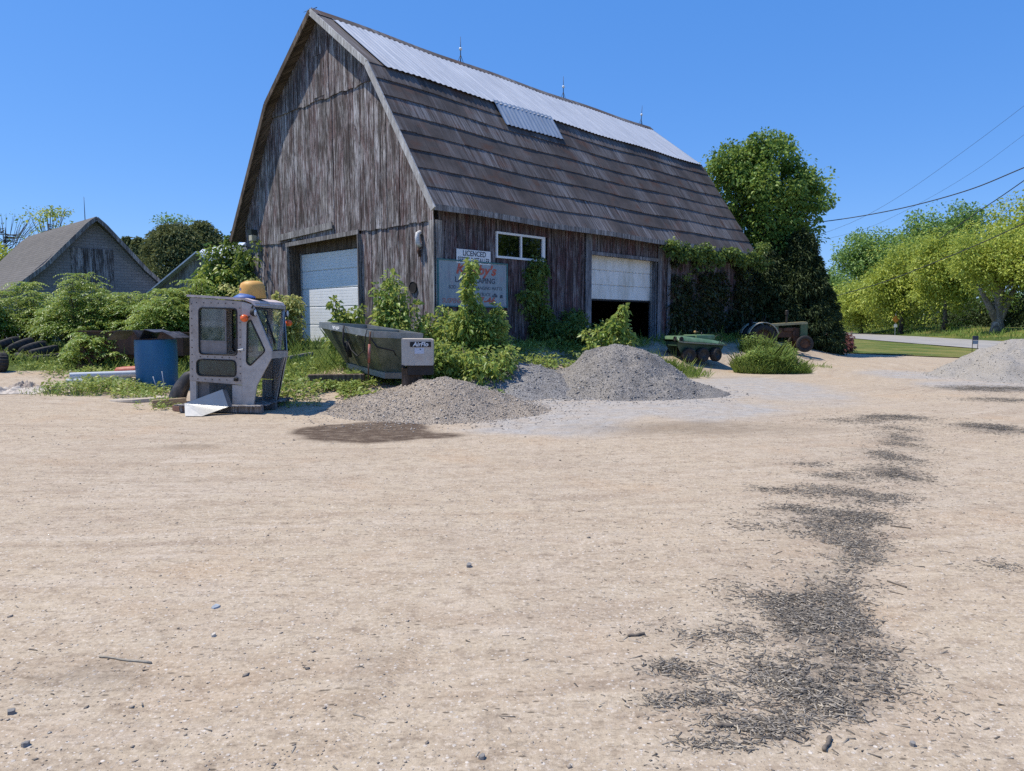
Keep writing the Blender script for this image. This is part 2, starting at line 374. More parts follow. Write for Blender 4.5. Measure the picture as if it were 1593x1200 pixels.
def ground_mat():
    t = NT('gravel_yard'); v = t.coord('Object')
    big = t.noise(v, .35, 4, .55); mid = t.noise(v, 1.7, 5, .6); fine = t.noise(v, 38, 4, .75); grit = t.noise(v, 130, 3, .7)
    stretch = t.noise(t.coord('Object', (1.1, 3.2, 1)), 1.3, 5, .65)
    c = t.mix(t.ramp(big, [(.35, 0.), (.65, 1.)]), (.435, .355, .255), (.405, .335, .25))
    c = t.mix(t.math('MULTIPLY', t.ramp(stretch, [(.42, 0.), (.68, 1.)]), .55), c, (.33, .245, .17))
    c = t.mix(t.math('MULTIPLY', t.ramp(mid, [(.5, 0.), (.72, 1.)]), .4), c, (.50, .42, .33))
    m2 = t.noise(v, 7, 6, .72); c = t.mix(t.math('MULTIPLY', t.ramp(m2, [(.34, 1.), (.48, 0.)]), .7), c, (.24, .185, .135)); c = t.mix(t.math('MULTIPLY', t.ramp(m2, [(.56, 0.), (.72, 1.)]), .45), c, (.52, .44, .355))  # dark mottling deepened in place of small relief shadows
    s2 = t.noise(t.coord('Object', (4.5, 15, 1), (0, 0, -.2)), 1, 6, .75); c = t.mix(t.math('MULTIPLY', t.ramp(s2, [(.34, 1.), (.46, 0.)]), .6), c, (.20, .155, .115)); c = t.mix(t.math('MULTIPLY', t.ramp(s2, [(.56, 0.), (.66, 1.)]), .5), c, (.55, .465, .36))  # painted streaks standing for ground relief shadows that bump cannot cast
    s3 = t.noise(t.coord('Object', (9, 26, 1), (0, 0, .25)), 1, 4, .75); c = t.mix(t.math('MULTIPLY', t.ramp(s3, [(.36, 1.), (.44, 0.)]), .55), c, (.18, .14, .10))
    # wheel-worn arcs sweeping round the yard, and one tyre print
    tc = t.n('ShaderNodeTexCoord'); dv = t.n('ShaderNodeVectorMath', operation='DISTANCE'); t.l(tc.outputs['Object'], dv.inputs[0]); dv.inputs[1].default_value = (-4, 30, 0)
    sub_ = t.n('ShaderNodeVectorMath', operation='SUBTRACT'); t.l(tc.outputs['Object'], sub_.inputs[0]); sub_.inputs[1].default_value = (-4, 30, 0); sp_ = t.n('ShaderNodeSeparateXYZ'); t.l(sub_.outputs[0], sp_.inputs[0])
    an = t.math('ARCTAN2', sp_.outputs[0], sp_.outputs[1]); cb = t.n('ShaderNodeCombineXYZ'); t.l(t.math('MULTIPLY', dv.outputs['Value'], 3.2), cb.inputs[0]); t.l(t.math('MULTIPLY', an, 5.), cb.inputs[1])
    arc = t.noise(cb.outputs[0], 1, 5, .65); am = t.ramp(t.noise(v, .45, 3, .5), [(.40, .1), (.6, 1.)])
    c = t.mix(t.math('MULTIPLY', t.math('MULTIPLY', t.ramp(arc, [(.50, 0.), (.66, 1.)]), am), .65), c, (.27, .205, .15)); c = t.mix(t.math('MULTIPLY', t.math('MULTIPLY', t.ramp(arc, [(.32, 1.), (.46, 0.)]), am), .5), c, (.50, .43, .35))
    tu = t.attr('tracku'); td = t.attr('trackd'); band = t.ramp(t.math('ABSOLUTE', td), [(.05, 1.), (.09, 0.)]); band = t.math('MULTIPLY', band, t.ramp(tu, [(-.0, 0.), (.12, 1.)])); band = t.math('MULTIPLY', band, t.ramp(t.math('MULTIPLY', tu, .5), [(.55, 1.), (.75, 0.)]))
    tread = t.math('SINE', t.math('ADD', t.math('MULTIPLY', tu, 260.), t.math('MULTIPLY', t.math('ABSOLUTE', td), 160.))); tw = t.math('MULTIPLY', band, t.math('MULTIPLY', t.math('ADD', tread, 1.), .5))
    tn = t.ramp(t.noise(v, 6, 4, .7), [(.35, .15), (.6, 1.)]); c = t.mix(t.math('MULTIPLY', t.math('MULTIPLY', tw, tn), .30), c, (.27, .20, .14)); c = t.mix(t.math('MULTIPLY', t.math('MULTIPLY', band, tn), .30), c, (.31, .24, .17))
    # orange clay patches
    c = t.mix(t.math('MULTIPLY', t.ramp(t.noise(v, .8, 3, .5), [(.56, 0.), (.72, 1.)]), .3), c, (.40, .26, .15))
    du = t.math('MULTIPLY', t.math('MULTIPLY', t.attr('dust'), 1.35, True), t.ramp(t.noise(v, 2.3, 5, .7), [(.28, .35), (.6, 1.)]), True)
    c = t.mix(du, c, t.mix(t.ramp(t.noise(v, 5, 4, .7), [(.35, 0.), (.65, 1.)]), (.265, .25, .235), (.385, .37, .35)))
    # grit: pale and dark grains
    c = t.mix(t.ramp(fine, [(.28, .62), (.46, 0.)]), c, (.16, .125, .095))
    c = t.mix(t.math('MULTIPLY', t.ramp(fine, [(.54, 0.), (.70, 1.)]), .6), c, (.62, .54, .45))
    c = t.mix(t.math('MULTIPLY', t.ramp(grit, [(.3, 1.), (.45, 0.)]), .5), c, (.20, .155, .12))
    vd = t.voro(v, 26); vc = t.voro(v, 26, out='Color'); peb = t.ramp(vd, [(.16, 1.), (.24, 0.)])
    sel = t.ramp(vc, [(.55, 0.), (.62, 1.)])
    c = t.mix(t.math('MULTIPLY', peb, sel), c, t.mix(t.ramp(vc, [(.2, 0.), (.9, 1.)]), (.16, .14, .125), (.60, .54, .47)))
    vd2 = t.voro(v, 60); vc2 = t.voro(v, 60, out='Color'); p2 = t.math('MULTIPLY', t.ramp(vd2, [(.2, 1.), (.3, 0.)]), t.ramp(vc2, [(.5, 0.), (.56, 1.)]))
    c = t.mix(t.math('MULTIPLY', p2, .8), c, t.mix(t.ramp(t.voro(v, 60, out='Color'), [(.4, 0.), (.8, 1.)]), (.14, .12, .105), (.58, .52, .46)))
    fv = t.coord('Object', (10, 24, 1), (0, 0, -.3)); fk = t.math('MULTIPLY', t.ramp(t.voro(fv, 1), [(.12, 1.), (.2, 0.)]), t.ramp(t.voro(fv, 1, out='Color'), [(.66, 0.), (.70, 1.)])); c = t.mix(t.math('MULTIPLY', fk, .85), c, (.10, .08, .06))
    st = t.math('MULTIPLY', t.math('MULTIPLY', t.attr('stain'), 1.25, True), t.ramp(t.noise(t.coord('Object', (2.2, 8, 1)), 1.6, 6, .75), [(.34, .35), (.5, 1.)]), True)
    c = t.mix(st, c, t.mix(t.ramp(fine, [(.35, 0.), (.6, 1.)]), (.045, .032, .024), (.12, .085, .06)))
    mu = t.math('MULTIPLY', t.attr('mulch'), t.ramp(t.noise(v, 26, 5, .8), [(.38, .15), (.54, 1.)]), True)
    c = t.mix(t.math('MULTIPLY', mu, .85), c, t.mix(t.ramp(t.noise(v, 60, 3, .7), [(.35, 0.), (.65, 1.)]), (.05, .045, .04), (.17, .15, .13)))
    gm = t.ramp(t.math('ADD', t.attr('grass'), t.math('MULTIPLY', t.math('SUBTRACT', t.noise(v, 3.5, 5, .7), .5), .8)), [(.44, 0.), (.56, 1.)])
    gcol = t.mix(t.ramp(t.noise(v, 14, 5, .7), [(.35, 0.), (.65, 1.)]), (.035, .06, .014), (.10, .13, .03))
    c = t.mix(gm, c, gcol)
    n1 = t.bump(t.noise(v, 9, 6, .7), .45, .03); n2 = t.bump(fine, .5, .008, n1); n3 = t.bump(peb, .35, .008, n2)
    n3 = t.bump(tw, .25, .008, t.bump(arc, .5, .03, n3))
    n4 = t.bump(t.noise(t.coord('Object', (3, 11, 1), (0, 0, .35)), 1.2, 4, .6), .3, .03, n3)
    return t.done(t.bsdf(c, .95, 0, n4, .15))
g = link('ground', me); g.data.materials.append(ground_mat()); struct(g, 'tan packed gravel and dirt yard with dark stains')

# ---- road, lawn
def strip(name, mat, x0, x1, y0, y1, n, m, off, label, edge=.0):
    """sheet following the ground between two edges given as functions of y"""
    mb = MB()
    for a in range(n+1):
        y = y0+(y1-y0)*a/n
        for b in range(m+1):
            k = b/m; e0 = x0(y)+edge*(fbm(y*.7, 3.1)-.45); e1 = x1(y)+edge*(fbm(y*.7, 8.7)-.45); x = e0+(e1-e0)*k
            mb.v.append((float(x), float(y), gzz(x, y)+off))
    for a in range(n):
        for b in range(m):
            i = a*(m+1)+b; mb.f.append((i, i+1, i+m+2, i+m+1)); mb.m.append(0); mb.a.append(.5)
    o = mb.build(name, mat, None, True); struct(o, label); return o
def road_mat():
    t = NT('road_surface'); v = t.coord('Object'); n = t.noise(v, .6, 5, .6); f = t.noise(v, 50, 3, .7)
    c = t.mix(t.ramp(n, [(.35, 0.), (.65, 1.)]), (.30, .285, .265), (.37, .35, .325))
    c = t.mix(t.math('MULTIPLY', t.ramp(t.noise(t.coord('Object', (1.1, .03, 1), (0, 0, .176)), 1, 3, .5), [(.4, 0.), (.6, 1.)]), .5), c, (.22, .21, .20))
    return t.done(t.bsdf(t.mix(t.math('MULTIPLY', f, .3), c, (.2, .19, .18)), .9, 0, t.bump(f, .3, .005), .2))
rx = lambda y: 26.6+.178*(y-42)
strip('road', road_mat(), lambda y: rx(y)+.2, lambda y: rx(y)+9.0, -60, 400, 120, 8, .05, 'pale asphalt country road passing beyond the lawn')
def lawn_mat():
    t = NT('mown_grass'); v = t.coord('Object'); n = t.noise(t.coord('Object', (1, .35, 1)), .5, 5, .65); f = t.noise(v, 22, 5, .75)
    c = t.mix(t.ramp(n, [(.42, 0.), (.58, 1.)]), (.085, .125, .022), (.22, .20, .06)); c = t.mix(t.ramp(f, [(.35, .6), (.6, 0.)]), c, (.05, .07, .014))
    return t.done(t.bsdf(c, .9, 0, t.bump(f, .6, .04), .15))
M_lawn = lawn_mat()
strip('lawn', M_lawn, lambda y: 19.2-.52*(y-32) if y < 40 else 15.04, lambda y: rx(y)-.15, 22.5, 110, 110, 14, .035, 'mown yellow green lawn between the gravel yard and the road', .8)
strip('verge', M_lawn, lambda y: rx(y)+9.6, lambda y: rx(y)+22, -40, 200, 110, 14, .03, 'rough green grass bank beyond the road', 1.)

# ---- loose stones and wood chips on the yard (uncountable)
OCT = np.array([(1, 0, 0), (-1, 0, 0), (0, 1, 0), (0, -1, 0), (0, 0, .7), (0, 0, -.5)], float)
OCTF = [(0, 2, 4), (2, 1, 4), (1, 3, 4), (3, 0, 4), (2, 0, 5), (1, 2, 5), (3, 1, 5), (0, 3, 5)]
BX = np.array([(i, j, k) for k in (-.5, .5) for j in (-.5, .5) for i in (-.5, .5)], float); BX[:, 1] *= np.where(BX[:, 0] > 0, .7, 1)
BXF = [(0, 2, 3, 1), (4, 5, 7, 6), (0, 1, 5, 4), (2, 6, 7, 3), (0, 4, 6, 2), (1, 3, 7, 5)]
def rotz(a, tilt=.0):
    n = len(a); ca, sa = np.cos(a), np.sin(a); M = np.zeros((n, 3, 3)); M[:, 0, 0] = ca; M[:, 0, 1] = -sa; M[:, 1, 0] = sa; M[:, 1, 1] = ca; M[:, 2, 2] = 1
    if tilt:
        b = rng.normal(0, tilt, n); cb, sb = np.cos(b), np.sin(b); T = np.zeros((n, 3, 3)); T[:, 1, 1] = 1; T[:, 0, 0] = cb; T[:, 0, 2] = sb; T[:, 2, 0] = -sb; T[:, 2, 2] = cb
        M = M @ T
    return M
def tintmat(name, stops, rough=.85, spec=.3):
    t = NT(name); c = t.ramp(t.attr('tint'), stops); v = t.coord('Object'); n = t.noise(v, 90, 3, .6)
    return t.done(t.bsdf(t.mix(t.math('MULTIPLY', n, .5), c, (.1, .085, .07)), rough, 0, t.bump(n, .4, .003), spec))
def yard_points(n, ymin, ymax, pw=1.6):
    y = ymin+(ymax-ymin)*rng.random(n)**pw; x = (rng.random(n)*2-1)*(y*.80+.6); return x, y
x, y = yard_points(26000, 1.9, 16, 1.7); keep = fbm(x*.9, y*.9, 4) + .22*rng.random(len(x)) > .47; x, y = x[keep], y[keep]; n = len(x)
r = np.exp(rng.normal(math.log(.0026), .5, n)).clip(.0012, .014)*(1+.05*y)
B = rotz(rng.random(n)*6.28, .2)*(r[:, None, None]*np.stack([1+.5*rng.random(n), .8+.3*rng.random(n), .5+.35*rng.random(n)], -1)[:, None, :])
P = np.stack([x, y, ground_z(x, y)+r*.12], -1)
o = bits_mesh('loose_gravel', OCT, OCTF, P, B, tintmat('stone_bits', [(0, (.13, .115, .10)), (.25, (.27, .23, .19)), (.7, (.44, .36, .28)), (1, (.60, .55, .48))]), rng.random(n)); smooth_mesh(o.data, True)
tag(o, 'small loose stones scattered over the tan dirt yard', 'loose gravel', kind='stuff')
xs_, ys_ = [], []
for (cx, cy, ax, ay, w) in MUL:
    m = int(min(26000, 24000*w*ax*ay*3.2/(1+.02*cy*cy)))+90; sp = np.where(rng.random(m) < .2, 1.0, .52); a = rng.normal(0, 1, m)*sp*ax+cx; b = rng.normal(0, 1, m)*sp*ay+cy
    k = (fbm(a*4, b*4, 4)+.16*rng.random(m) > .49) | (rng.random(m) < .15); xs_.append(a[k]); ys_.append(b[k])
x, y = yard_points(2600, 2.0, 12, 1.5); k = ((x > -.3) | (rng.random(len(x)) < .3)); xs_.append(x[k]); ys_.append(y[k])
x = np.concatenate(xs_); y = np.concatenate(ys_); n = len(x); k = (y > 1.5); x, y = x[k], y[k]; n = len(x)
L = np.exp(rng.normal(math.log(.0125), .6, n)).clip(.004, .07)*(1+.03*y); Wd = np.minimum(L*(.10+.2*rng.random(n)), .0075); H = np.minimum(Wd*.35, .002+.0025*rng.random(n))
ang = rng.normal(-.35, .9, n)
B = rotz(ang, .12)*np.stack([L, Wd, H], -1)[:, None, :]
P = np.stack([x, y, ground_z(x, y)+H*.5+rng.random(n)*.012*mulch_at(x, y)], -1)
o = bits_mesh('wood_chips', BX, BXF, P, B, tintmat('chip_bits', [(0, (.065, .056, .048)), (.3, (.17, .15, .125)), (.65, (.31, .275, .23)), (.88, (.44, .38, .30)), (1, (.60, .51, .38))]), rng.random(n)**1.15)
tag(o, 'dark grey wood chips and bark spilled over the yard', 'wood chips', kind='stuff')
# small countable litter in the open yard
def litter(name, label, cat, px, py, dims, mat, rz, grp=None):
    p = gpt(px, py); mb = MB(); w, d, h = dims; n = 7
    top = []
    for k in range(n):
        a = 2*math.pi*k/n; q = .8+.35*random.random(); top.append((w/2*math.cos(a)*q, d/2*math.sin(a)*q))
    vs = [(a, b, 0) for a, b in top]+[(a*.9, b*.9, h*(.7+.5*random.random())) for a, b in top]
    mb.add(vs, [tuple(range(n))[::-1], tuple(range(n, 2*n))]+[(k, (k+1) % n, (k+1) % n+n, k+n) for k in range(n)])
    o = mb.build(name, mat, None, False, (p[0], p[1], p[2]-.002)); o.rotation_euler = (0, 0, rz); tag(o, label, cat, grp); return o
M_shard = pm('blue_grey_shard', (.30, .33, .36), .5, var=.3, scale=30); M_stone = pm('grey_stone', (.22, .21, .20), .9, var=.4, scale=20, bump=.5); M_pale = pm('pale_stone', (.52, .47, .40), .9, var=.2, scale=20, bump=.4)
litter('debris_shard', 'blue grey plastic scrap lying alone in the middle of the yard', 'scrap', 336, 945, (.055, .075, .012), M_shard, .2)
for px, py, w, m, lb in ((40, 1160, .035, M_stone, 'flat dark stone nearest the lower left corner of the yard'), (1420, 1160, .03, M_stone, 'rounded dark stone right of the wood chips'), (750, 1180, .03, M_stone, 'dark grey stone at the bottom edge of the open dirt'), (332, 990, .03, M_pale, 'pale stone just below the blue grey plastic scrap'), (18, 1110, .04, M_stone, 'dark slate chip at the left edge of the yard'), (730, 882, .045, M_stone, 'small dark clod in the middle of the yard')):
    litter('stone', lb, 'stone', px, py, (w, w*.8, w*.5), m, random.random()*3)
def stick(px0, py0, px1, py1, r, label, mat):
    a, b = gpt(px0, py0), gpt(px1, py1); a[2] += r*.8; b[2] += r*.8; mb = MB(); n = 7
    pts = [a+(b-a)*k/n+np.array([0, math.sin(k*1.3)*.004, 0]) for k in range(n+1)]
    mb.tube(pts, [r*(.7+.4*random.random()) for _ in pts], 6); o = mb.build('stick', mat, None, True); tag(o, label, 'stick', 'sticks lying in the yard')
M_stick = pm('dead_stick', (.15, .125, .10), .9, var=.4, scale=30, bump=.5)
stick(155, 1023, 235, 1033, .006, 'long thin bent stick lying on the dirt beside the tyre track', pm('pale_stick', (.30, .27, .22), .9, var=.3, scale=30))
stick(977, 991, 1003, 988, .008, 'short dark stick left of the wood chip patch', M_stick)
stick(1118, 1132, 1152, 1130, .010, 'thick dark bark stick among the lower wood chips', M_stick)
stick(1385, 819, 1417, 823, .006, 'thin dark twig right of the upper wood chips', M_stick)
stick(1380, 905, 1410, 915, .006, 'thin twig lying right of the main wood chip patch', M_stick)
stick(1282, 1170, 1292, 1150, .010, 'forked grey stick standing out below the wood chips', M_stick)

# ================================================================== gravel piles
def pile_mat(name, ca, cb, cdark, sc=34):
    sc *= 1.35; t = NT(name); v = t.coord('Object'); vc = t.voro(v, sc, out='Color'); vd = t.voro(v, sc)
    c = t.mix(t.ramp(vc, [(.15, 0.), (.85, 1.)]), ca, cb); c = t.mix(t.math('MULTIPLY', t.ramp(vd, [(.42, 0.), (.62, 1.)]), .85), c, cdark)
    c = t.mix(t.math('MULTIPLY', t.ramp(t.noise(v, 2.5, 5, .65), [(.48, 0.), (.66, 1.)]), .45), c, tuple(q*1.15 for q in cdark))
    return t.done(t.bsdf(c, .92, 0, t.bump(t.math('SUBTRACT', 1., vd), .8, .02, t.bump(t.noise(v, 6, 5, .7), .5, .06)), .2))
def pile(name, label, cx, cy, rx_, ry_, h, mat, seed, lobes=(), n=110, grains=2200, gsize=.018, cols=None, pw=1.0):
    th = np.linspace(0, 2*math.pi, 121)[:-1]; rr = np.linspace(0, 1, 84)
    mb = []; Xp = cx+rx_*1.8*rr[:, None]*np.cos(th)[None]; Yp = cy+ry_*1.8*rr[:, None]*np.sin(th)[None]
    def hz(x, y):
        e = (fbm(x*.9+seed*7, y*.9, 4)-.46)
        def lob(ax, ay, bx, by, hh):
            q = np.sqrt(((x-ax)/bx)**2+((y-ay)/by)**2)+e*.62
            k = np.clip(1-q, -.3, 1); return hh*np.where(k > 0, k-.16*np.exp(-k*8)*0-.10*np.exp(-((1-k)/.18)**2), k*1.0)
        z = lob(cx, cy, rx_, ry_, h)
        for (dx, dy, bx, by, hh) in lobes: z = np.maximum(z, lob(cx+dx, cy+dy, bx, by, hh))
        z = z+np.where(z > .02, (fbm(x*4+seed, y*4, 4)-.47)*.10+(fbm(x*13, y*13, 2)-.4)*.03, 0)
        return ground_z(x, y)+np.maximum(z, -.12)
    Zp = hz(Xp, Yp); nr, nth = Xp.shape
    me = bpy.data.meshes.new(name); me.vertices.add(nr*nth); me.vertices.foreach_set('co', np.stack([Xp-cx, Yp-cy, Zp], -1).reshape(-1))
    a, b = np.meshgrid(np.arange(nth), np.arange(nr-1)); a2 = (a+1) % nth
    idx = np.stack([b*nth+a, (b+1)*nth+a, (b+1)*nth+a2, b*nth+a2], -1).reshape(-1)
    me.loops.add(len(idx)); me.loops.foreach_set('vertex_index', idx); nf = (nr-1)*nth; me.polygons.add(nf); me.polygons.foreach_set('loop_start', np.arange(nf)*4); me.update(calc_edges=True)
    me.validate(); smooth_mesh(me, True); me.materials.append(mat); o = link(name, me, None, (cx, cy, 0)); tag(o, label, 'gravel pile')
    q = np.sqrt(rng.random(grains))*np.where(rng.random(grains) < .22, 1.55, 1.12); a = rng.random(grains)*6.283; x = cx+rx_*q*np.cos(a); y = cy+ry_*q*np.sin(a); r = np.exp(rng.normal(math.log(gsize), .35, grains)).clip(.008, .06)
    P = np.stack([x, y, np.maximum(hz(x, y), ground_z(x, y))+r*.2], -1)-np.array([cx, cy, 0]); B = rotz(rng.random(grains)*6.28, .4)*(r[:, None, None]*np.stack([1+.4*rng.random(grains), .8+.3*rng.random(grains), .6+.4*rng.random(grains)], -1)[:, None, :])
    gob = bits_mesh('loose_stones', OCT, OCTF, P, B, cols, rng.random(grains), o); gob['kind'] = 'stuff'
    return o
grey_bits = tintmat('grey_gravel_bits', [(0, (.13, .125, .12)), (.5, (.30, .29, .28)), (1, (.52, .51, .50))]); tan_bits = tintmat('tan_gravel_bits', [(0, (.20, .17, .14)), (.5, (.42, .36, .30)), (1, (.66, .60, .53))])
pile('gravel_pile', 'low tan pea gravel pile in front of the salt spreader', -1.35, 13.45, 1.85, 1.9, .60, pile_mat('tan_gravel', (.31, .26, .205), (.57, .495, .41), (.16, .13, .10), 46), 1, ((-.8, -.2, 1.4, 1.5, .36), (.75, -.35, 1.4, 1.3, .30), (.1, -.8, 1.5, 1.2, .25)), grains=7000, gsize=.012, cols=tan_bits)
pile('gravel_pile', 'low blue grey gravel ridge between the tan pile and the tall pile', .55, 16.6, 2.1, 1.9, .62, pile_mat('blue_grey_gravel', (.23, .22, .215), (.44, .425, .41), (.095, .09, .087), 40), 2, ((-.9, .25, 1.5, 1.3, .55), (.9, .2, 1.4, 1.3, .55)), grains=4200, gsize=.013, cols=grey_bits)
pile('gravel_pile', 'tall grey gravel pile in front of the half open garage door', 2.4, 16.6, 1.9, 1.9, 1.22, pile_mat('grey_gravel', (.23, .212, .19), (.44, .41, .375), (.11, .10, .09), 42), 3, ((.9, -.2, 1.5, 1.4, .5), (-.8, -.3, 1.4, 1.4, .5)), grains=5200, gsize=.013, cols=grey_bits)
pile('gravel_pile', 'pale limestone screenings pile at the right edge of the yard', 14.75, 20.7, 2.35, 2.4, 1.3, pile_mat('pale_screenings', (.39, .36, .32), (.50, .47, .425), (.25, .23, .205), 60), 5, ((1.3, .2, 2.0, 2.0, 1.05), (-.9, -.7, 1.5, 1.4, .5), (.6, -1.0, 1.6, 1.3, .6)), grains=2500, gsize=.012, cols=tintmat('pale_bits', [(0, (.25, .24, .22)), (1, (.5, .48, .45))]))
# ================================================================== barn
BROT = math.atan2(U[1], U[0])
def barn_thing(name, label, cat, t, s, z, rz=0., group=None):
    return thing(name, label, cat, barn_pt(t, s, z), (0, 0, BROT+rz), group)
def wood_mat(name, grey=(.37, .33, .31), dark=(.045, .036, .033), red=(.12, .038, .035), red_amt=.5, pale=(.60, .585, .60)):
    t = NT(name); tc = t.n('ShaderNodeTexCoord')
    sep = t.n('ShaderNodeSeparateXYZ'); t.l(tc.outputs['Object'], sep.inputs[0])
    h = t.math('ADD', sep.outputs[0], sep.outputs[1]); a = t.attr('tint')
    def vec(kh, kz, ka):
        cb = t.n('ShaderNodeCombineXYZ'); t.l(t.math('MULTIPLY', h, kh), cb.inputs[0]); t.l(t.math('MULTIPLY', sep.outputs[2], kz), cb.inputs[1]); t.l(t.math('MULTIPLY', a, ka), cb.inputs[2]); return cb.outputs[0]
    grain = t.noise(vec(34, .9, 60), 1, 5, .7); streak = t.noise(vec(9, .45, 37), 1, 5, .65); blot = t.noise(vec(1.2, .7, 3), 1, 5, .65); pit = t.noise(vec(26, 4.5, 9), 1, 4, .7)
    c = t.mix(t.ramp(streak, [(.40, 0.), (.60, 1.)]), tuple(q*.5 for q in grey), grey)
    c = t.mix(t.math('MULTIPLY', t.ramp(a, [(0., 0.), (1., 1.)]), .6), c, t.mix(.5, c, dark))
    c = t.mix(t.math('MULTIPLY', t.ramp(streak, [(.52, 0.), (.68, 1.)]), .8), c, pale)
    c = t.mix(t.math('MULTIPLY', t.ramp(t.noise(vec(1.7, .35, 11), 1, 4, .6), [(.52, 0.), (.64, 1.)]), .5), c, pale)
    rm = t.math('MULTIPLY', t.ramp(t.math('ADD', t.math('MULTIPLY', blot, .6), t.math('MULTIPLY', t.noise(vec(7, .8, 21), 1, 5, .7), .4)), [(.46, 0.), (.56, 1.)]), red_amt)
    c = t.mix(rm, c, red)
    c = t.mix(t.math('MULTIPLY', t.ramp(grain, [(.38, 1.), (.52, 0.)]), .85), c, dark)
    c = t.mix(t.ramp(pit, [(.37, .9), (.45, 0.)]), c, tuple(q*.6 for q in dark))
    fl = t.noise(vec(34, 1.7, 43), 1, 5, .75); c = t.mix(t.math('MULTIPLY', t.ramp(fl, [(.40, 1.), (.48, 0.)]), .85), c, dark); c = t.mix(t.math('MULTIPLY', t.ramp(fl, [(.53, 0.), (.62, 1.)]), .6), c, pale)
    c = t.mix(t.math('MULTIPLY', t.ramp(t.noise(vec(2.3, .5, 0), 1, 6, .75), [(.50, 0.), (.60, 1.)]), .7), c, dark)
    return t.done(t.bsdf(c, .92, 0, t.bump(grain, .55, .012, t.bump(streak, .35, .02)), .15))
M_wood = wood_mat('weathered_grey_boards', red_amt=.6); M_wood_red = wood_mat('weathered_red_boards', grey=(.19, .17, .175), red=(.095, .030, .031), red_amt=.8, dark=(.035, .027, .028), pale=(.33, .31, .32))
M_trim = wood_mat('grey_trim_wood', grey=(.33, .31, .295), dark=(.12, .105, .10), red_amt=.0, pale=(.48, .46, .44))
M_white_trim = wood_mat('pale_painted_trim', grey=(.66, .65, .63), dark=(.33, .31, .29), red_amt=.0, pale=(.68, .67, .65)); M_brownwood = wood_mat('brown_bare_wood', grey=(.20, .15, .115), dark=(.06, .045, .035), red_amt=.0, pale=(.27, .21, .16))
M_dark = pm('interior_shade_black', (.018, .016, .015), .95)  # near-black standing in for the unlit barn interior
SW = 10.1; LB = 17.4; KS, KZ, PZ, EZ, ES = 2.3, 8.62, 10.72, 4.55, -.36
def zr(s):
    q = s if s <= SW/2 else SW-s
    return EZ+(KZ-EZ)*(q-ES)/(KS-ES) if q < KS else KZ+(PZ-KZ)*(q-KS)/(SW/2-KS)
def sag(t): return -.05*math.sin(math.pi*min(max(t, 0), LB)/LB)+.02*math.sin(t*1.1)
barn = thing('barn', 'large weathered grey and red timber barn with a gambrel roof', 'barn', C0, (0, 0, BROT))
def boards(h0, h1, zb, zt, place, off, mb, holes=(), wmin=.17, wmax=.31, th=.028, gap=.014, wild=.02):
    """vertical boards from h0 to h1; zb, zt functions of h; place(h, depth, z) -> local point"""
    h = h0
    while h < h1-.02:
        w = min(random.uniform(wmin, wmax), h1-h); g = gap*random.uniform(.4, 1.8); a, b = h, h+w-g
        if random.random() < .05: b -= .022
        pcs = [(None, None)]
        for (p0, p1, q0, q1) in holes:
            if a < p1-.03 and b > p0+.03: pcs = [(None, q0), (q1, None)]
        for lo, hi in pcs:
            za0, zb0 = (zb(a), zb(b)) if lo is None else (lo, lo); za1, zb1 = (zt(a), zt(b)) if hi is None else (hi, hi)
            if lo is None: j = random.uniform(-wild, wild); za0 += j; zb0 += j
            if max(za1-za0, zb1-zb0) < .05: continue
            o = off+random.uniform(-.006, .006); mb.av = random.random(); tl = random.uniform(-.006, .006)
            vs = []
            for d in (o, o-th): vs += [place(a, d+tl, za0), place(b, d-tl, zb0), place(b, d-tl, zb1), place(a, d+tl, za1)]
            mb.add(vs, [(0, 1, 2, 3), (7, 6, 5, 4), (0, 4, 5, 1), (1, 5, 6, 2), (2, 6, 7, 3), (3, 7, 4, 0)])
        h += w
gp = lambda h, d, z: (-d, h, z)          # gable: outward = -t
sp = lambda h, d, z: (h, -d, z)          # side wall: outward = -s
OP0, OP1, OPZ = 3.3, 7.2, 4.14
mb = MB(); under = lambda s: zr(s)-.13
boards(0, SW, lambda h: .45, lambda h: 4.25, gp, .03, mb, [(OP0, OP1, .2, 4.24)])
boards(0, SW, lambda h: 4.17+.012*math.sin(h*2.2), lambda h: min(8.3, under(h)), gp, .062, mb, [], wild=.014)
boards(KS-.35, SW-KS+.35, lambda h: 8.2+.02*math.sin(h*5), under, gp, .094, mb, [(4.85, 5.45, 8.3, 9.52)], wild=.015)
mb.build('gable_siding', M_wood, barn)
mb = MB(); boards(4.86, 5.44, lambda h: 8.3, lambda h: 9.5, gp, .105, mb, wild=.0, wmin=.14, wmax=.2); mb.build('hatch', M_wood, barn)
WT0, WT1, WZ0, WZ1 = 2.18, 4.26, 3.37, 4.1; DT0, DT1, DTZ = 6.57, 10.5, 3.78
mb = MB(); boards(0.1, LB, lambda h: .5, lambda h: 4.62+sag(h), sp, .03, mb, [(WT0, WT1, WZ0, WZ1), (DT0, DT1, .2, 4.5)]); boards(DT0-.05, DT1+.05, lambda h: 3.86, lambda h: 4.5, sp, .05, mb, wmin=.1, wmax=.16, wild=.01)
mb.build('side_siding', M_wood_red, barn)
mb = MB(); tb = .035                                          # black sheets added for the darkness behind board gaps, and the two hidden walls
for s0, s1, z0, z1 in ((0.05, OP0, .45, 4.3), (OP1, SW-.05, .45, 4.3)): mb.box((tb, (s0+s1)/2, (z0+z1)/2), (.02, s1-s0, z1-z0))
pl = [(.1, 4.3), (.1, under(.1)), (KS, under(KS)-.02), (SW/2, under(SW/2)-.05), (SW-KS, under(KS)-.02), (SW-.1, under(.1)), (SW-.1, 4.3)]
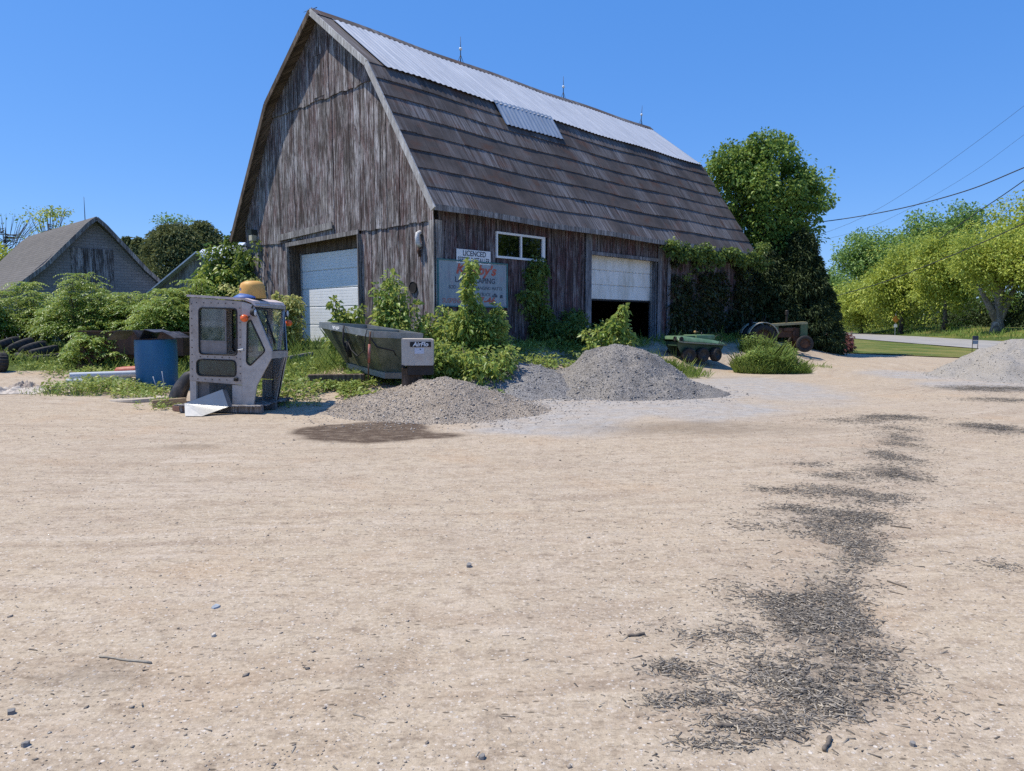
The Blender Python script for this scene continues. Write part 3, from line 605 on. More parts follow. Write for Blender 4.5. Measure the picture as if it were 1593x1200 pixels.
n = len(pl); mb.add([(tb-.01, a, b) for a, b in pl]+[(tb+.01, a, b) for a, b in pl], [tuple(range(n)), tuple(range(2*n-1, n-1, -1))]+[(i, i+n, (i+1) % n+n, (i+1) % n) for i in range(n)])
for t0, t1, z0, z1 in ((.05, WT0, .45, 4.55), (WT1, DT0, .45, 4.55), (WT0, WT1, .45, WZ0), (WT0, WT1, WZ1, 4.55), (DT1, LB, .45, 4.55), (DT0, DT1, 3.8, 4.55)): mb.box(((t0+t1)/2, tb, (z0+z1)/2), (t1-t0, .02, z1-z0))
mb.build('gap_shade_backing', M_dark, barn)
mb = MB(); mb.box((LB/2, SW, 2.55), (LB, .06, 4.1)); mb.av = .3
q = [(0, .45)]+pl[1:-1]+[(SW, .45)]; n = len(q)
mb.add([(LB, a, b) for a, b in q]+[(LB+.05, a, b) for a, b in q], [tuple(range(n)), tuple(range(2*n-1, n-1, -1))]+[(i, i+n, (i+1) % n+n, (i+1) % n) for i in range(n)])
mb.build('rear_wall', M_wood_red, barn)
mb = MB(); mb.mi = 0
for s_, t_ in ((-.05, -.05),): mb.box((-.055, .07, 2.35), (.03, .19, 3.7)); mb.box((.085, -.055, 2.4), (.2, .03, 3.6))
mb.build('corner_board', M_trim, barn)
# ---- roof
T0, T1 = -.38, LB+.32
prof = [(ES-.04, EZ-.06), (KS, KZ), (SW/2, PZ), (SW-KS, KZ), (SW-ES+.04, EZ-.06)]
mb = MB(); NT_ = 24
for k in range(NT_+1):
    t = T0+(T1-T0)*k/NT_
    for (s, z) in prof: mb.v.append((t, s, z+sag(t)-.01))
    for (s, z) in prof: mb.v.append((t, s, z+sag(t)-.09))
for k in range(NT_):
    for i in range(4):
        a = k*10+i; mb.f += [(a, a+1, a+11, a+10), (a+5, a+15, a+16, a+6)]
    mb.f += [(k*10, k*10+10, k*10+15, k*10+5), (k*10+4, k*10+9, k*10+19, k*10+14)]
for b in (0, NT_*10):
    for i in range(4): mb.f.append((b+i, b+i+5, b+i+6, b+i+1))
mb.m = [0]*len(mb.f); mb.a = [.4]*len(mb.f)
mb.build('roof_deck', M_brownwood, barn)
def roof_mat():
    t = NT('brown_roof_courses'); v = t.coord('Object'); tc = t.n('ShaderNodeTexCoord'); sep = t.n('ShaderNodeSeparateXYZ'); t.l(tc.outputs['Object'], sep.inputs[0])
    def vec(kx, kz, ko=0):
        cb = t.n('ShaderNodeCombineXYZ'); t.l(t.math('ADD', t.math('MULTIPLY', sep.outputs[0], kx), t.math('MULTIPLY', sep.outputs[2], ko)), cb.inputs[0]); t.l(t.math('MULTIPLY', sep.outputs[2], kz), cb.inputs[1]); t.l(t.math('MULTIPLY', t.attr('tint'), 40.), cb.inputs[2]); return cb.outputs[0]
    a = t.noise(vec(1.1, 1.6), 1, 5, .6); st = t.noise(vec(14, .8), 1, 5, .7); lf = t.noise(vec(.55, .12, .12), 1, 4, .6); rs = t.noise(vec(.7, 1.3), 1.7, 4, .55)
    c = t.mix(t.ramp(a, [(.35, 0.), (.65, 1.)]), (.060, .050, .046), (.110, .090, .081))
    c = t.mix(t.math('MULTIPLY', t.ramp(rs, [(.54, 0.), (.68, 1.)]), .75), c, (.105, .052, .034))
    wash = t.math('MULTIPLY', t.ramp(lf, [(.44, 0.), (.62, 1.)]), t.ramp(st, [(.42, 0.), (.66, 1.)]))
    c = t.mix(t.math('MULTIPLY', wash, .85), c, (.27, .26, .265)); c = t.mix(t.ramp(st, [(.30, .7), (.44, 0.)]), c, (.026, .022, .022))
    g = t.noise(v, 70, 3, .7)
    return t.done(t.bsdf(c, .88, 0, t.bump(g, .4, .006, t.bump(st, .3, .01)), .25))
M_roof = roof_mat()
dl = Vector((0, KS-ES+.04, KZ-EZ+.06)); LL = dl.length; dl.normalize(); nl = Vector((0, -dl.z, dl.y))
du = Vector((0, SW/2-KS, PZ-KZ)); LU = du.length; du.normalize(); nu = Vector((0, -du.z, du.y))
def lo(t, d, n): p = Vector((t, ES-.04, EZ-.06))+dl*d+nl*n; p.z += sag(t); return p
def up_(t, d, n): p = Vector((t, KS, KZ))+du*d+nu*n; p.z += sag(t); return p
mb = MB(); NC = 8
for i in range(NC):
    d0, d1 = i*LL/NC-.01, (i+1)*LL/NC+.05 if i < NC-1 else LL-.01
    t = T0-.02; tint = random.random()
    while t < T1:
        w = min(random.uniform(.55, 1.0), T1+.02-t); j = random.uniform(-.008, .008); e = .034+random.uniform(-.006, .010)
        if random.random() < .12: tint = random.random()
        mb.av = tint; p = [lo(t, d0+j, e), lo(t+w, d0+j+random.uniform(-.015, .015), e), lo(t+w, d1, .008), lo(t, d1, .008), lo(t, d0+j, .002), lo(t+w, d0+j, .002)]
        mb.add(p, [(0, 1, 2, 3), (4, 5, 1, 0), (4, 0, 3), (5, 2, 1)]); t += w
mb.build('shingle_courses', M_roof, barn)
def corr_mat(name, ca, cb, rust):
    t = NT(name); v = t.coord('Object', (6, .6, .6)); n = t.noise(v, 1, 5, .65); c = t.mix(t.ramp(n, [(.35, 0.), (.65, 1.)]), ca, cb)
    c = t.mix(t.math('MULTIPLY', t.ramp(t.noise(t.coord('Object', (2.5, .5, .5)), 1.4, 5, .7), [(.55, 0.), (.75, 1.)]), .4), c, rust)
    return t.done(t.bsdf(c, t.math('ADD', t.math('MULTIPLY', n, .2), .38), .35, None, .5))
M_metal = corr_mat('pale_corrugated_metal', (.50, .50, .50), (.62, .62, .62), (.40, .37, .34)); M_metal2 = corr_mat('dull_corrugated_metal', (.30, .34, .38), (.44, .48, .52), (.25, .22, .2))
def corr(name, fn, t0, t1, d0, d1, wl, am, mat, base):
    mb = MB(); n = int((t1-t0)/wl*8); nd = 4
    for k in range(n+1):
        t = t0+(t1-t0)*k/n; ph = am*math.cos(2*math.pi*(t-t0)/wl)
        lap = .004*((int((t-t0)/.9)) % 2)
        for q in range(nd+1): mb.v.append(tuple(fn(t, d0+(d1-d0)*q/nd, base+ph+lap)))
    for k in range(n):
        for q in range(nd): i = k*(nd+1)+q; mb.f.append((i, i+1, i+nd+2, i+nd+1)); mb.m.append(0); mb.a.append(.5)
    return mb.build(name, mat, barn, True, fix=False)
corr('metal_sheet', up_, .12, T1-.25, -.16, LU-.42, .2, .011, M_metal, .04)
mb = MB()                                                     # old shingle left bare round the metal, and the far slopes
def slopequad(fn, t0, t1, d0, d1, n, nseg=14):
    for k in range(nseg):
        a, b = t0+(t1-t0)*k/nseg, t0+(t1-t0)*(k+1)/nseg; mb.av = random.random()*.5
        mb.add([fn(a, d0, n), fn(b, d0, n), fn(b, d1, n), fn(a, d1, n)], [(0, 1, 2, 3)])
slopequad(up_, T0, T1, -.06, LU, .006)
mir = lambda f: (lambda t, d, n: Vector((f(t, d, n).x, SW-f(t, d, n).y, f(t, d, n).z)))
slopequad(mir(up_), T0, T1, -.06, LU, .006); slopequad(mir(lo), T0, T1, 0, LL, .006)
mb.build('old_shingles', M_roof, barn, fix=False)
mb = MB(); mb.av = .4
for k in range(22):
    a, b = T0+(T1-T0)*k/22, T0+(T1-T0)*(k+1)/22; j = random.uniform(0, .06)
    mb.add([up_(a, LU-.30-j, .03), up_(b, LU-.30-j, .03), up_(b, LU+.0, .05), up_(a, LU+.0, .05)], [(0, 1, 2, 3)])
    mb.add([mir(up_)(a, LU-.2, .03), mir(up_)(b, LU-.2, .03), mir(up_)(b, LU, .05), mir(up_)(a, LU, .05)], [(0, 3, 2, 1)])
mb.build('ridge_cap', M_roof, barn, fix=False)
# metal patch over the two top courses
corr('metal_patch', lo, 4.35, 7.25, LL*.79, LL*.998, .2, .016, M_metal2, .085)
# rake boards on the gable edge
for nm, a, b, m in (('rake_board', (ES-.06, EZ-.1), (KS, KZ-.02), M_white_trim), ('rake_board', (KS, KZ-.02), (SW/2, PZ-.02), M_white_trim), ('rake_board', (SW-KS, KZ-.02), (SW/2, PZ-.02), M_brownwood), ('rake_board', (SW-ES+.06, EZ-.1), (SW-KS, KZ-.02), M_brownwood)):
    mb = MB(); mb.av = random.random(); A = Vector((T0-.025, a[0], a[1]-.06)); B = Vector((T0-.025, b[0], b[1]-.06))
    mb.bar(A, B, .04, .17, up=(0, -(B-A).z, (B-A).y)); o = mb.build(nm, m, barn)
mb = MB()
for k in range(12):
    a, b = T0+(T1-T0)*k/12, T0+(T1-T0)*(k+1)/12-.004; mb.av = random.random()
    mb.bar((a, ES-.07, EZ-.10+sag(a)), (b, ES-.07, EZ-.10+sag(b)), .03, .15)
mb.build('fascia_board', M_trim, barn)
mb = MB()
for k in range(19):
    t = .2+k*.93; mb = MB(); mb.av = random.random(); mb.bar((t, ES, EZ-.14+sag(t)), (t, ES+.45, EZ-.14+sag(t)+.12), .05, .1); mb.build('rafter_tail', M_brownwood, barn)
M_iron = pm('dark_iron', (.05, .045, .042), .6, .6, bump=.2)
M_rust = pm('rusty_steel', (.085, .047, .032), .88, .0, .4, 4, .5, 40, (.17, .075, .035), .6)
M_porcelain = pm('white_porcelain', (.75, .75, .73), .35, var=.06)
def rod(t, lean=0.):
    s, z = SW/2, PZ+sag(t)+.05
    mb = MB(); mb.tube([(t, s, z-.05), (t+lean*.4, s, z+.38), (t+lean, s, z+.85)], [.018, .014, .006], 8); o = mb.build('lightning_rod', M_iron, barn, True)
    mb = MB(); mb.lathe([(0, -.06), (.042, -.042), (.06, 0), (.042, .042), (0, .06)], 14, Matrix.Translation((t+lean*.4, s, z+.43))); mb.build('glass_ball', M_porcelain, o, True)
    mb = MB()
    for a in range(3): an = a*2.1; mb.tube([(t+.16*math.cos(an), s+.1*math.sin(an), z-.08+.02), (t, s, z+.24)], .008, 6)
    mb.build('rod_brace', M_iron, o, True)
rod(5.6); rod(11.3); rod(17.0, .08)
mb = MB(); mb.tube([(T0+.05, SW/2+.45, PZ+.05), (T0+.05, SW/2-.28, PZ-.02)], [.005, .012], 6); mb.tube([(T0+.05, SW/2, PZ-.05), (T0+.05, SW/2, PZ+.06)], .012, 6); mb.build('ridge_spike', M_iron, barn, True)
# ---- white overhead door in the gable
def door_mat(name, col, dirt, amt):
    t = NT(name); v = t.coord('Object'); n = t.noise(t.coord('Object', (1, 1, .35)), 2.6, 6, .65); c = t.mix(t.math('MULTIPLY', t.ramp(n, [(.45, 0.), (.75, 1.)]), amt), col, dirt)
    return t.done(t.bsdf(c, .5, 0, t.bump(t.noise(v, 60, 3, .6), .05, .003), .4))
M_door = door_mat('white_door_enamel', (.78, .78, .77), (.58, .58, .56), .5); M_door2 = door_mat('dirty_white_door_enamel', (.74, .74, .72), (.36, .33, .25), .75)
M_alu = pm('galvanised_steel', (.42, .43, .44), .45, .7, .12, 6, .08); M_black = pm('black_rubber', (.018, .018, .019), .75, var=.3, bump=.25)
def section_door(name, pos, size, nsec, axis, mat, ribs=True):
    """sectional door: panels stacked with grooves; pos = local corner (low), axis 't' or 's'"""
    W_, H_ = size; parent = None; d = MB(); h = H_/nsec
    P = (lambda a, o, z: (pos[0]+o, pos[1]+a, pos[2]+z)) if axis == 's' else (lambda a, o, z: (pos[0]+a, pos[1]+o, pos[2]+z))
    for k in range(nsec):
        pr = [(0, .006, k*h+.004), (0, -.004, k*h+.012), ]; z0, z1 = k*h+.005, (k+1)*h-.005
        zs = [z0]
        nr = 6 if ribs else 1
        for r in range(nr):
            a, b = z0+.012+(z1-z0-.024)*r/nr, z0+.012+(z1-z0-.024)*(r+1)/nr
            zs += [a+.001, a+.008, b-.008, b-.001]
        zs.append(z1); offs = [.02]
        for r in range(nr): offs += [-.001 if ribs else 0, -.008 if ribs else 0, -.008 if ribs else 0, -.001 if ribs else 0]
        offs.append(.02)
        for q in range(len(zs)-1):
            d.add([P(0, offs[q], zs[q]), P(W_, offs[q], zs[q]), P(W_, offs[q+1], zs[q+1]), P(0, offs[q+1], zs[q+1])], [(0, 1, 2, 3)])
    d.add([P(0, .025, 0), P(W_, .025, 0), P(W_, .025, H_), P(0, .025, H_)], [(0, 1, 2, 3)])
    return d.build(name, mat, barn, fix=False)
dr = section_door('garage_door', (.36, OP0-.0, .92), (OP1-OP0-.12, 2.86), 5, 's', M_door); dr['label'] = 'closed white sectional garage door in the sunlit gable'
mb = MB(); mb.box((.345, (OP0+OP1)/2, .90), (.05, OP1-OP0-.1, .06)); mb.build('bottom_seal', M_black, dr)
for a_ in (OP1-.09, OP0+.025): mb = MB(); mb.box((.33, a_, 2.3), (.05, .05, 3.0)); mb.build('door_track', M_alu, dr)
mb = MB(); mb.av = .5
mb.box((.17, OP1+.0, 2.3), (.36, .03, 3.66)); mb.box((.17, OP0-.015, 2.3), (.36, .03, 3.66)); mb.box((.19, (OP0+OP1)/2, OPZ+.015), (.36, OP1-OP0, .03))
for a in np.arange(OP0, OP1-.05, .29): mb.av = random.random(); mb.box((.33, a+.145, 3.97), (.03, .282, .36))
mb.build('door_jamb', M_brownwood, barn)
mb = MB(); mb.av = .3; mb.bar((-.085, OP1+.12, 4.07), (-.085, OP0-.05, 4.16), .035, .13); mb.bar((-.06, OP1+.06, .55), (-.06, OP1+.06, 4.02), .05, .10, up=(1, 0, 0)); mb.bar((-.06, OP0-.06, .55), (-.06, OP0-.06, 4.1), .04, .16, up=(1, 0, 0)); mb.build('door_trim', M_trim, barn)
mb = MB(); mb.av = .1; mb.bar((-.115, 7.75, 4.32), (-.115, 4.55, 4.46), .035, .2); mb.build('nailed_board', M_trim, barn)
# ---- half open overhead door and window in the shaded wall
d2 = section_door('garage_door', (DT0, .22, 2.33), (DT1-DT0, 1.46), 3, 't', M_door2, False); d2['label'] = 'half raised dirty white garage door in the shaded side wall'
mb = MB(); mb.box(((DT0+DT1)/2, .215, 2.31), (DT1-DT0, .05, .05)); mb.build('bottom_seal', M_black, d2)
for t in (DT0+.02, DT1-.02): mb = MB(); mb.box((t, .17, 2.2), (.05, .05, 3.1)); mb.build('door_track', M_alu, d2)
mb = MB(); mb.av = .35
mb.box((DT0-.015, .12, 2.2), (.03, .3, 3.3)); mb.box((DT1+.015, .12, 2.2), (.03, .3, 3.3)); mb.box(((DT0+DT1)/2, .12, DTZ+.015), (DT1-DT0, .3, .03))
for a, w in ((DT0-.17, .3), (DT1+.16, .26), (DT1+.78, .2)): mb.av = random.random()*.4; mb.box((a, -.075, 2.5), (w, .03, 3.75))
mb.box(((DT0+DT1)/2, -.085, 3.80), (DT1-DT0+.1, .03, .11)); mb.build('door_frame', wood_mat('blue_grey_frame', grey=(.25, .26, .285), dark=(.09, .09, .10), red_amt=0., pale=(.36, .37, .40)), barn)
M_vinyl = pm('white_vinyl', (.76, .77, .78), .4, var=.05, bump=.03); M_glass = glassmat('dark_window_glass', (.012, .018, .016), .85, .02)
wd = MB()
for (a, b, c, d) in ((WT0, WT1, WZ0, WZ0+.06), (WT0, WT1, WZ1-.06, WZ1), (WT0, WT0+.06, WZ0+.06, WZ1-.06), (WT1-.13, WT1, WZ0+.06, WZ1-.06), ((WT0+WT1)/2-.04, (WT0+WT1)/2+.02, WZ0+.06, WZ1-.06)): wd.box(((a+b)/2, -.045, (c+d)/2), (b-a, .07, d-c))
win = wd.build('window', M_vinyl, barn); win['label'] = 'white framed sliding window'
for a, b in ((WT0+.06, (WT0+WT1)/2-.04), ((WT0+WT1)/2+.02, WT1-.13)):
    mb = MB(); mb.box(((a+b)/2, -.03, (WZ0+WZ1)/2), (b-a, .008, WZ1-WZ0-.12)); mb.build('pane', M_glass, win)
# inside clutter seen dimly below the raised door
mb = MB(); mb.box((8.6, 3.0, .905), (6, 5.5, .05)); mb.build('concrete_floor', pm('concrete', (.22, .21, .20), .9), barn)
# black disc for the darkness of a hole, and service mast on the gable
mb = MB(); Mh = Matrix.Translation((-.062, .85, 2.5)) @ Matrix.Rotation(R(-90), 4, 'Y'); mb.lathe([(0, .0), (.13, .0), (.15, .012), (.15, -.03)], 20, Mh); mb.build('hole_shade_disc', M_dark, barn)
# ---- signs and fittings on the barn
M_sgn = NT('blue_grey_sign_paint'); v = M_sgn.coord('Object', (6, 6, .8)); nn = M_sgn.noise(v, 1, 6, .7); n2 = M_sgn.noise(M_sgn.coord('Object'), 3, 6, .7)
cc = M_sgn.mix(M_sgn.ramp(nn, [(.35, 0.), (.65, 1.)]), (.24, .30, .33), (.36, .40, .42)); cc = M_sgn.mix(M_sgn.math('MULTIPLY', M_sgn.ramp(n2, [(.5, 0.), (.7, 1.)]), .5), cc, (.33, .24, .27))
M_sgn = M_sgn.done(M_sgn.bsdf(cc, .6, 0, None, .3))
M_teal = pm('teal_sign_edge', (.05, .17, .17), .6, var=.3); M_redp = pm('faded_red_letters', (.50, .08, .04), .6, var=.3, scale=8, dirt=(.34, .30, .30), dirt_amt=.55); M_pinkp = pm('washed_red_letters', (.44, .16, .13), .6, var=.4, scale=10, dirt=(.33, .34, .36), dirt_amt=.85); M_navy = pm('dark_blue_letters', (.035, .05, .08), .6, var=.3, scale=9, dirt=(.22, .26, .29), dirt_amt=.6); M_wht = pm('white_sign_paint', (.78, .79, .80), .5, var=.08, scale=6)
sg = barn_thing('sign_board', 'large faded blue grey landscaping sign with red lettering on the barn wall', 'sign', 1.31, -.07, 2.6)
mb = MB(); mb.box((0, 0, 0), (2.56, .02, 1.18)); mb.build('panel', M_sgn, sg)
mb = MB()
for a, b in (((-1.29, 0), (.04, 1.24)), ((1.29, 0), (.04, 1.24)), ((0, .605), (2.54, .03)), ((0, -.605), (2.54, .03))): mb.box((a[0], -.01, a[1]), (b[0], .035, b[1]))
mb.build('edging', M_teal, sg)
def TM(x, z, d=.0125): return frame_M((x, -d, z), (1, 0, 0), (0, -1, 0))
text("Kirkby's", .36, M_redp, sg, TM(.08, .38), shear=.25, width=1.52, bold=.012); text('LANDSCAPING', .2, M_navy, sg, TM(.06, .10), width=1.5, bold=.004)
text('SOD - SHRUBS - HANGING MATTS', .125, M_navy, sg, TM(.08, -.10), width=2.0); text('TRUCK', .125, M_navy, sg, TM(.42, -.27), width=.42)
text('SUSPENSION', .17, M_pinkp, sg, TM(-.66, -.46), width=.95, bold=.003); text('7-46', .26, M_redp, sg, TM(.50, -.44), shear=.12, width=.62, bold=.006)
mb = MB(); mb.prism([(.70, -.33), (.90, -.33), (.90, -.27), (.86, -.27), (.83, -.23), (.76, -.23), (.76, -.28), (.70, -.28)], -.0155, -.0125); mb.build('truck_emblem', M_navy, sg); mb = MB(); mb.prism([(1.0, -.35), (1.12, -.35), (1.1, -.26), (1.02, -.26)], -.0155, -.0125); mb.build('truck_emblem', M_navy, sg)
ls = barn_thing('sign_board', 'small white licence sign with dark lettering above the big faded sign', 'sign', 1.31, -.075, 3.33)
mb = MB(); mb.rbox((0, 0, 0), (1.27, .015, .37), .004); mb.build('panel', M_wht, ls)
text('LICENCED', .2, M_navy, ls, TM(.02, .08, .009), width=.86, bold=.004); text('SEPTIC INSTALLER', .19, M_navy, ls, TM(0, -.095, .009), width=1.2, bold=.003)
fl = barn_thing('flood_light', 'boxy dark and cream floodlight high on the gable beside the roof edge', 'floodlight', -.16, 9.35, 4.55)
mb = MB(); mb.prism([(-.11, .0), (.12, .0), (.12, .17), (-.14, .17)], -.13, .13); mb.build('housing', pm('dark_green_housing', (.03, .04, .035), .6), fl)
mb = MB(); mb.rbox((-.01, 0, -.11), (.19, .22, .21), .02); mb.build('lens', pm('cream_lens', (.50, .45, .32), .4, var=.15), fl)
mb = MB(); mb.tube([(0, .0, -.2), (.0, .0, -.3)], .035, 10); mb.build('sensor', pm('beige_sensor', (.42, .34, .28), .5), fl); mb = MB(); mb.box((.10, 0, -.05), (.06, .06, .1)); mb.build('bracket', M_iron, fl)
pv = barn_thing('vent_pipe', 'short white capped pipe with a rusty stub below on the gable corner', 'vent pipe', -.1, .52, 3.72)
mb = MB(); mb.tube([(.04, 0, -.16), (-.04, 0, -.08), (-.06, 0, .05), (-.04, 0, .16), (.05, 0, .2)], .062, 12); mb.build('cap', pm('chalky_white_pipe', (.66, .67, .68), .6, var=.15, dirt=(.2, .19, .18)), pv, True)
mb = MB(); mb.tube([(.03, .01, -.16), (-.02, .02, -.28), (.0, .0, -.42)], [.035, .03, .02], 10); mb.box((.03, .02, -.34), (.03, .09, .18)); mb.build('stub', M_rust, pv, True)

# ================================================================== other buildings
B2 = np.array([-20.2, 30.0, 0.])
def bpt(t, s, z): return B2+U*t+V*s+np.array([0, 0, z])
ob = thing('outbuilding', 'low grey outbuilding with a steep shingled roof behind the sumac', 'outbuilding', B2, (0, 0, BROT))
def shingle_mat(name, a, b, d):
    t = NT(name); br = t.n('ShaderNodeTexBrick'); tc = t.n('ShaderNodeTexCoord'); sep = t.n('ShaderNodeSeparateXYZ'); t.l(tc.outputs['Object'], sep.inputs[0]); cb = t.n('ShaderNodeCombineXYZ')
    t.l(t.math('ADD', sep.outputs[0], t.math('MULTIPLY', sep.outputs[1], 1.0)), cb.inputs[0]); t.l(sep.outputs[2], cb.inputs[1]); t.l(cb.outputs[0], br.inputs['Vector'])
    br.inputs['Scale'].default_value = 1; br.inputs['Brick Width'].default_value = .3; br.inputs['Row Height'].default_value = .12; br.inputs['Mortar Size'].default_value = .008
    br.inputs['Color1'].default_value = (*a, 1); br.inputs['Color2'].default_value = (*b, 1); br.inputs['Mortar'].default_value = (*d, 1)
    v = t.coord('Object'); c = t.mix(t.math('MULTIPLY', t.noise(v, 3, 5, .7), .6), br.outputs[0], d)
    return t.done(t.bsdf(c, .92, 0, t.bump(br.outputs['Fac'], .3, .02), .15))
M_shw = shingle_mat('grey_wall_shingles', (.34, .33, .34), (.28, .27, .28), (.15, .145, .15)); M_shr = shingle_mat('grey_roof_shingles', (.20, .185, .17), (.155, .145, .135), (.075, .07, .065))
BW, BL, BE, BP = 5.8, 10.1, 3.15, 6.1
mb = MB(); mb.add([(0, 0, 0), (BW, 0, 0), (BW, 0, BE), (BW/2, 0, BP-.12), (0, 0, BE)], [(0, 1, 2, 3, 4)]); mb.add([(0, BL, 0), (BW, BL, 0), (BW, BL, BE), (BW/2, BL, BP-.12), (0, BL, BE)], [(4, 3, 2, 1, 0)]); mb.add([(0, 0, 0), (0, BL, 0), (0, BL, BE), (0, 0, BE), (BW, 0, 0), (BW, BL, 0), (BW, BL, BE), (BW, 0, BE)], [(3, 2, 1, 0), (4, 5, 6, 7)])
mb.build('wall', M_shw, ob)
mb = MB(); pts = [(-.35, BE-.25), (.9, BE+.82), (BW/2-.35, BP-.3), (BW/2, BP), (BW/2+.35, BP-.3), (BW-.9, BE+.82), (BW+.35, BE-.3)]
n = len(pts); rows = [(-.4, 0), (BL+.3, 0)]
for s_, dz in rows: mb.v += [(a, s_, b) for a, b in pts]+[(a, s_, b-.12) for a, b in pts]
for i in range(n-1): mb.f += [(i, i+1, 2*n+i+1, 2*n+i), (n+i, 3*n+i, 3*n+i+1, n+i+1), (i, n+i, n+i+1, i+1), (2*n+i, 2*n+i+1, 3*n+i+1, 3*n+i)]
mb.f += [(0, 2*n, 3*n, n), (n-1, 2*n-1, 4*n-1, 3*n-1)]; mb.m = [0]*len(mb.f); mb.a = [.5]*len(mb.f); mb.build('roof', M_shr, ob)
mb = MB()
for i in range(n-1): mb.bar((pts[i][0], -.43, pts[i][1]-.08), (pts[i+1][0], -.43, pts[i+1][1]-.08), .03, .16, up=(-(pts[i+1][1]-pts[i][1]), 0, pts[i+1][0]-pts[i][0]))
mb.build('rake_board', M_trim, ob)
mb = MB(); boards(BW/2-.95, BW/2+.75, lambda h: 3.0, lambda h: 4.75, sp, .03, mb, wmin=.4, wmax=.5, gap=.015, wild=0); mb.build('loft_door', wood_mat('grey_loft_door', grey=(.30, .29, .30), red_amt=0.), ob)
mb = MB(); mb.tube([(BW/2, 1.1, BP-.1), (BW/2, 1.1, BP+1.0)], [.02, .008], 6); mb.build('lightning_rod', M_iron, ob, True)
def clap_mat():
    t = NT('white_lap_siding'); tc = t.n('ShaderNodeTexCoord'); sep = t.n('ShaderNodeSeparateXYZ'); t.l(tc.outputs['Object'], sep.inputs[0]); f = t.math('FRACT', t.math('MULTIPLY', sep.outputs[2], 6.6))
    c = t.mix(t.ramp(f, [(.0, 0.), (.08, 1.)]), (.28, .28, .28), t.mix(t.math('MULTIPLY', t.noise(t.coord('Object'), 2, 5, .7), .5), (.70, .70, .69), (.5, .5, .48)))
    return t.done(t.bsdf(c, .6, 0, t.bump(f, .6, .02), .3))
M_clap = clap_mat(); M_bluemetal = corr_mat('blue_grey_metal_roof', (.42, .47, .54), (.56, .61, .68), (.3, .3, .3))
def small_shed(label, x, y, hw, L, ez, pz, rz, wm=None):
    t = thing('shed', label, 'shed', (x, y, gzz(x, y)-.1), (0, 0, rz)); mb = MB()
    mb.add([(-hw, 0, 0), (hw, 0, 0), (hw, 0, ez), (0, 0, pz-.08), (-hw, 0, ez), (-hw, L, 0), (hw, L, 0), (hw, L, ez), (0, L, pz-.08), (-hw, L, ez)], [(0, 1, 2, 3, 4), (9, 8, 7, 6, 5), (0, 4, 9, 5), (1, 6, 7, 2)]); mb.build('wall', wm or M_clap, t)
    mb = MB()
    for sg_ in (-1, 1):
        a, b = (0, pz), (sg_*(hw+.35), ez-.35*(pz-ez)/hw); mb.add([(a[0], -.35, a[1]), (b[0], -.35, b[1]), (b[0], L+.3, b[1]), (a[0], L+.3, a[1]), (a[0], -.35, a[1]-.07), (b[0], -.35, b[1]-.07), (b[0], L+.3, b[1]-.07), (a[0], L+.3, a[1]-.07)], [(0, 1, 2, 3), (7, 6, 5, 4), (0, 4, 5, 1), (2, 6, 7, 3), (1, 5, 6, 2)])
    mb.build('roof', M_bluemetal, t)
    mb = MB(); mb.box((.2, -.02, 1.0), (.9, .04, 2.0)); d = mb.build('door', M_trim, t); mb = MB(); mb.tube([(.55, -.05, 1.0), (.55, -.08, 1.0)], .03, 8); mb.build('handle', M_iron, d)
    return t
small_shed('small pale shed with a blue grey metal roof between the outbuilding and the barn', -13.75, 32.5, 2.3, 4, 1.6+.85, 4.0, R(-14), M_trim)
small_shed('white sided shed half hidden by vines beside the barn corner', -13.6, 37.2, 1.9, 4.5, 3.2, 4.9, R(46))
# ================================================================== vegetation
L_maple = leafmat('maple_leaves', (0.068, 0.145, 0.023), (0.145, 0.253, 0.043), (0.310, 0.389, 0.087))
L_far = leafmat('far_green_leaves', (0.098, 0.181, 0.044), (0.181, 0.304, 0.069), (0.290, 0.400, 0.109))
L_yel = leafmat('yellow_green_leaves', (0.175, 0.247, 0.036), (0.330, 0.401, 0.062), (0.535, 0.556, 0.104))
L_cedar = leafmat('cedar_needles', (0.057, 0.091, 0.028), (0.121, 0.158, 0.053), (0.223, 0.232, 0.091), .2, .7)
L_sumac = leafmat('sumac_leaves', (0.091, 0.172, 0.029), (0.191, 0.304, 0.053), (0.404, 0.434, 0.101), .3, .42)
L_sap = leafmat('sapling_leaves', (0.106, 0.192, 0.035), (0.230, 0.336, 0.067), (0.443, 0.462, 0.135), .34, .42)
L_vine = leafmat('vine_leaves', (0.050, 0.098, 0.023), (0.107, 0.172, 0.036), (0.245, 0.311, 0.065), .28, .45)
L_dvine = leafmat('shaded_vine_leaves', (0.022, 0.022, 0.012), (0.038, 0.048, 0.016), (0.060, 0.085, 0.025), .2)  # brownish vine leaves, darkened further with the shade of the wall
L_weed = leafmat('weed_leaves', (0.094, 0.158, 0.033), (0.195, 0.287, 0.053), (0.372, 0.398, 0.111), .3)
L_grass = leafmat('grass_blades', (0.107, 0.185, 0.031), (0.215, 0.322, 0.059), (0.389, 0.427, 0.137), .3)
L_dark = leafmat('dark_evergreen_needles', (0.019, 0.038, 0.012), (0.041, 0.067, 0.019), (0.072, 0.102, 0.031), .15, .7)
L_red = leafmat('red_shrub_leaves', (0.095, 0.030, 0.034), (0.176, 0.061, 0.061), (0.270, 0.149, 0.108), .25)
L_pale = leafmat('pale_bush_leaves', (0.155, 0.217, 0.047), (0.342, 0.373, 0.109), (0.652, 0.621, 0.265), .3)
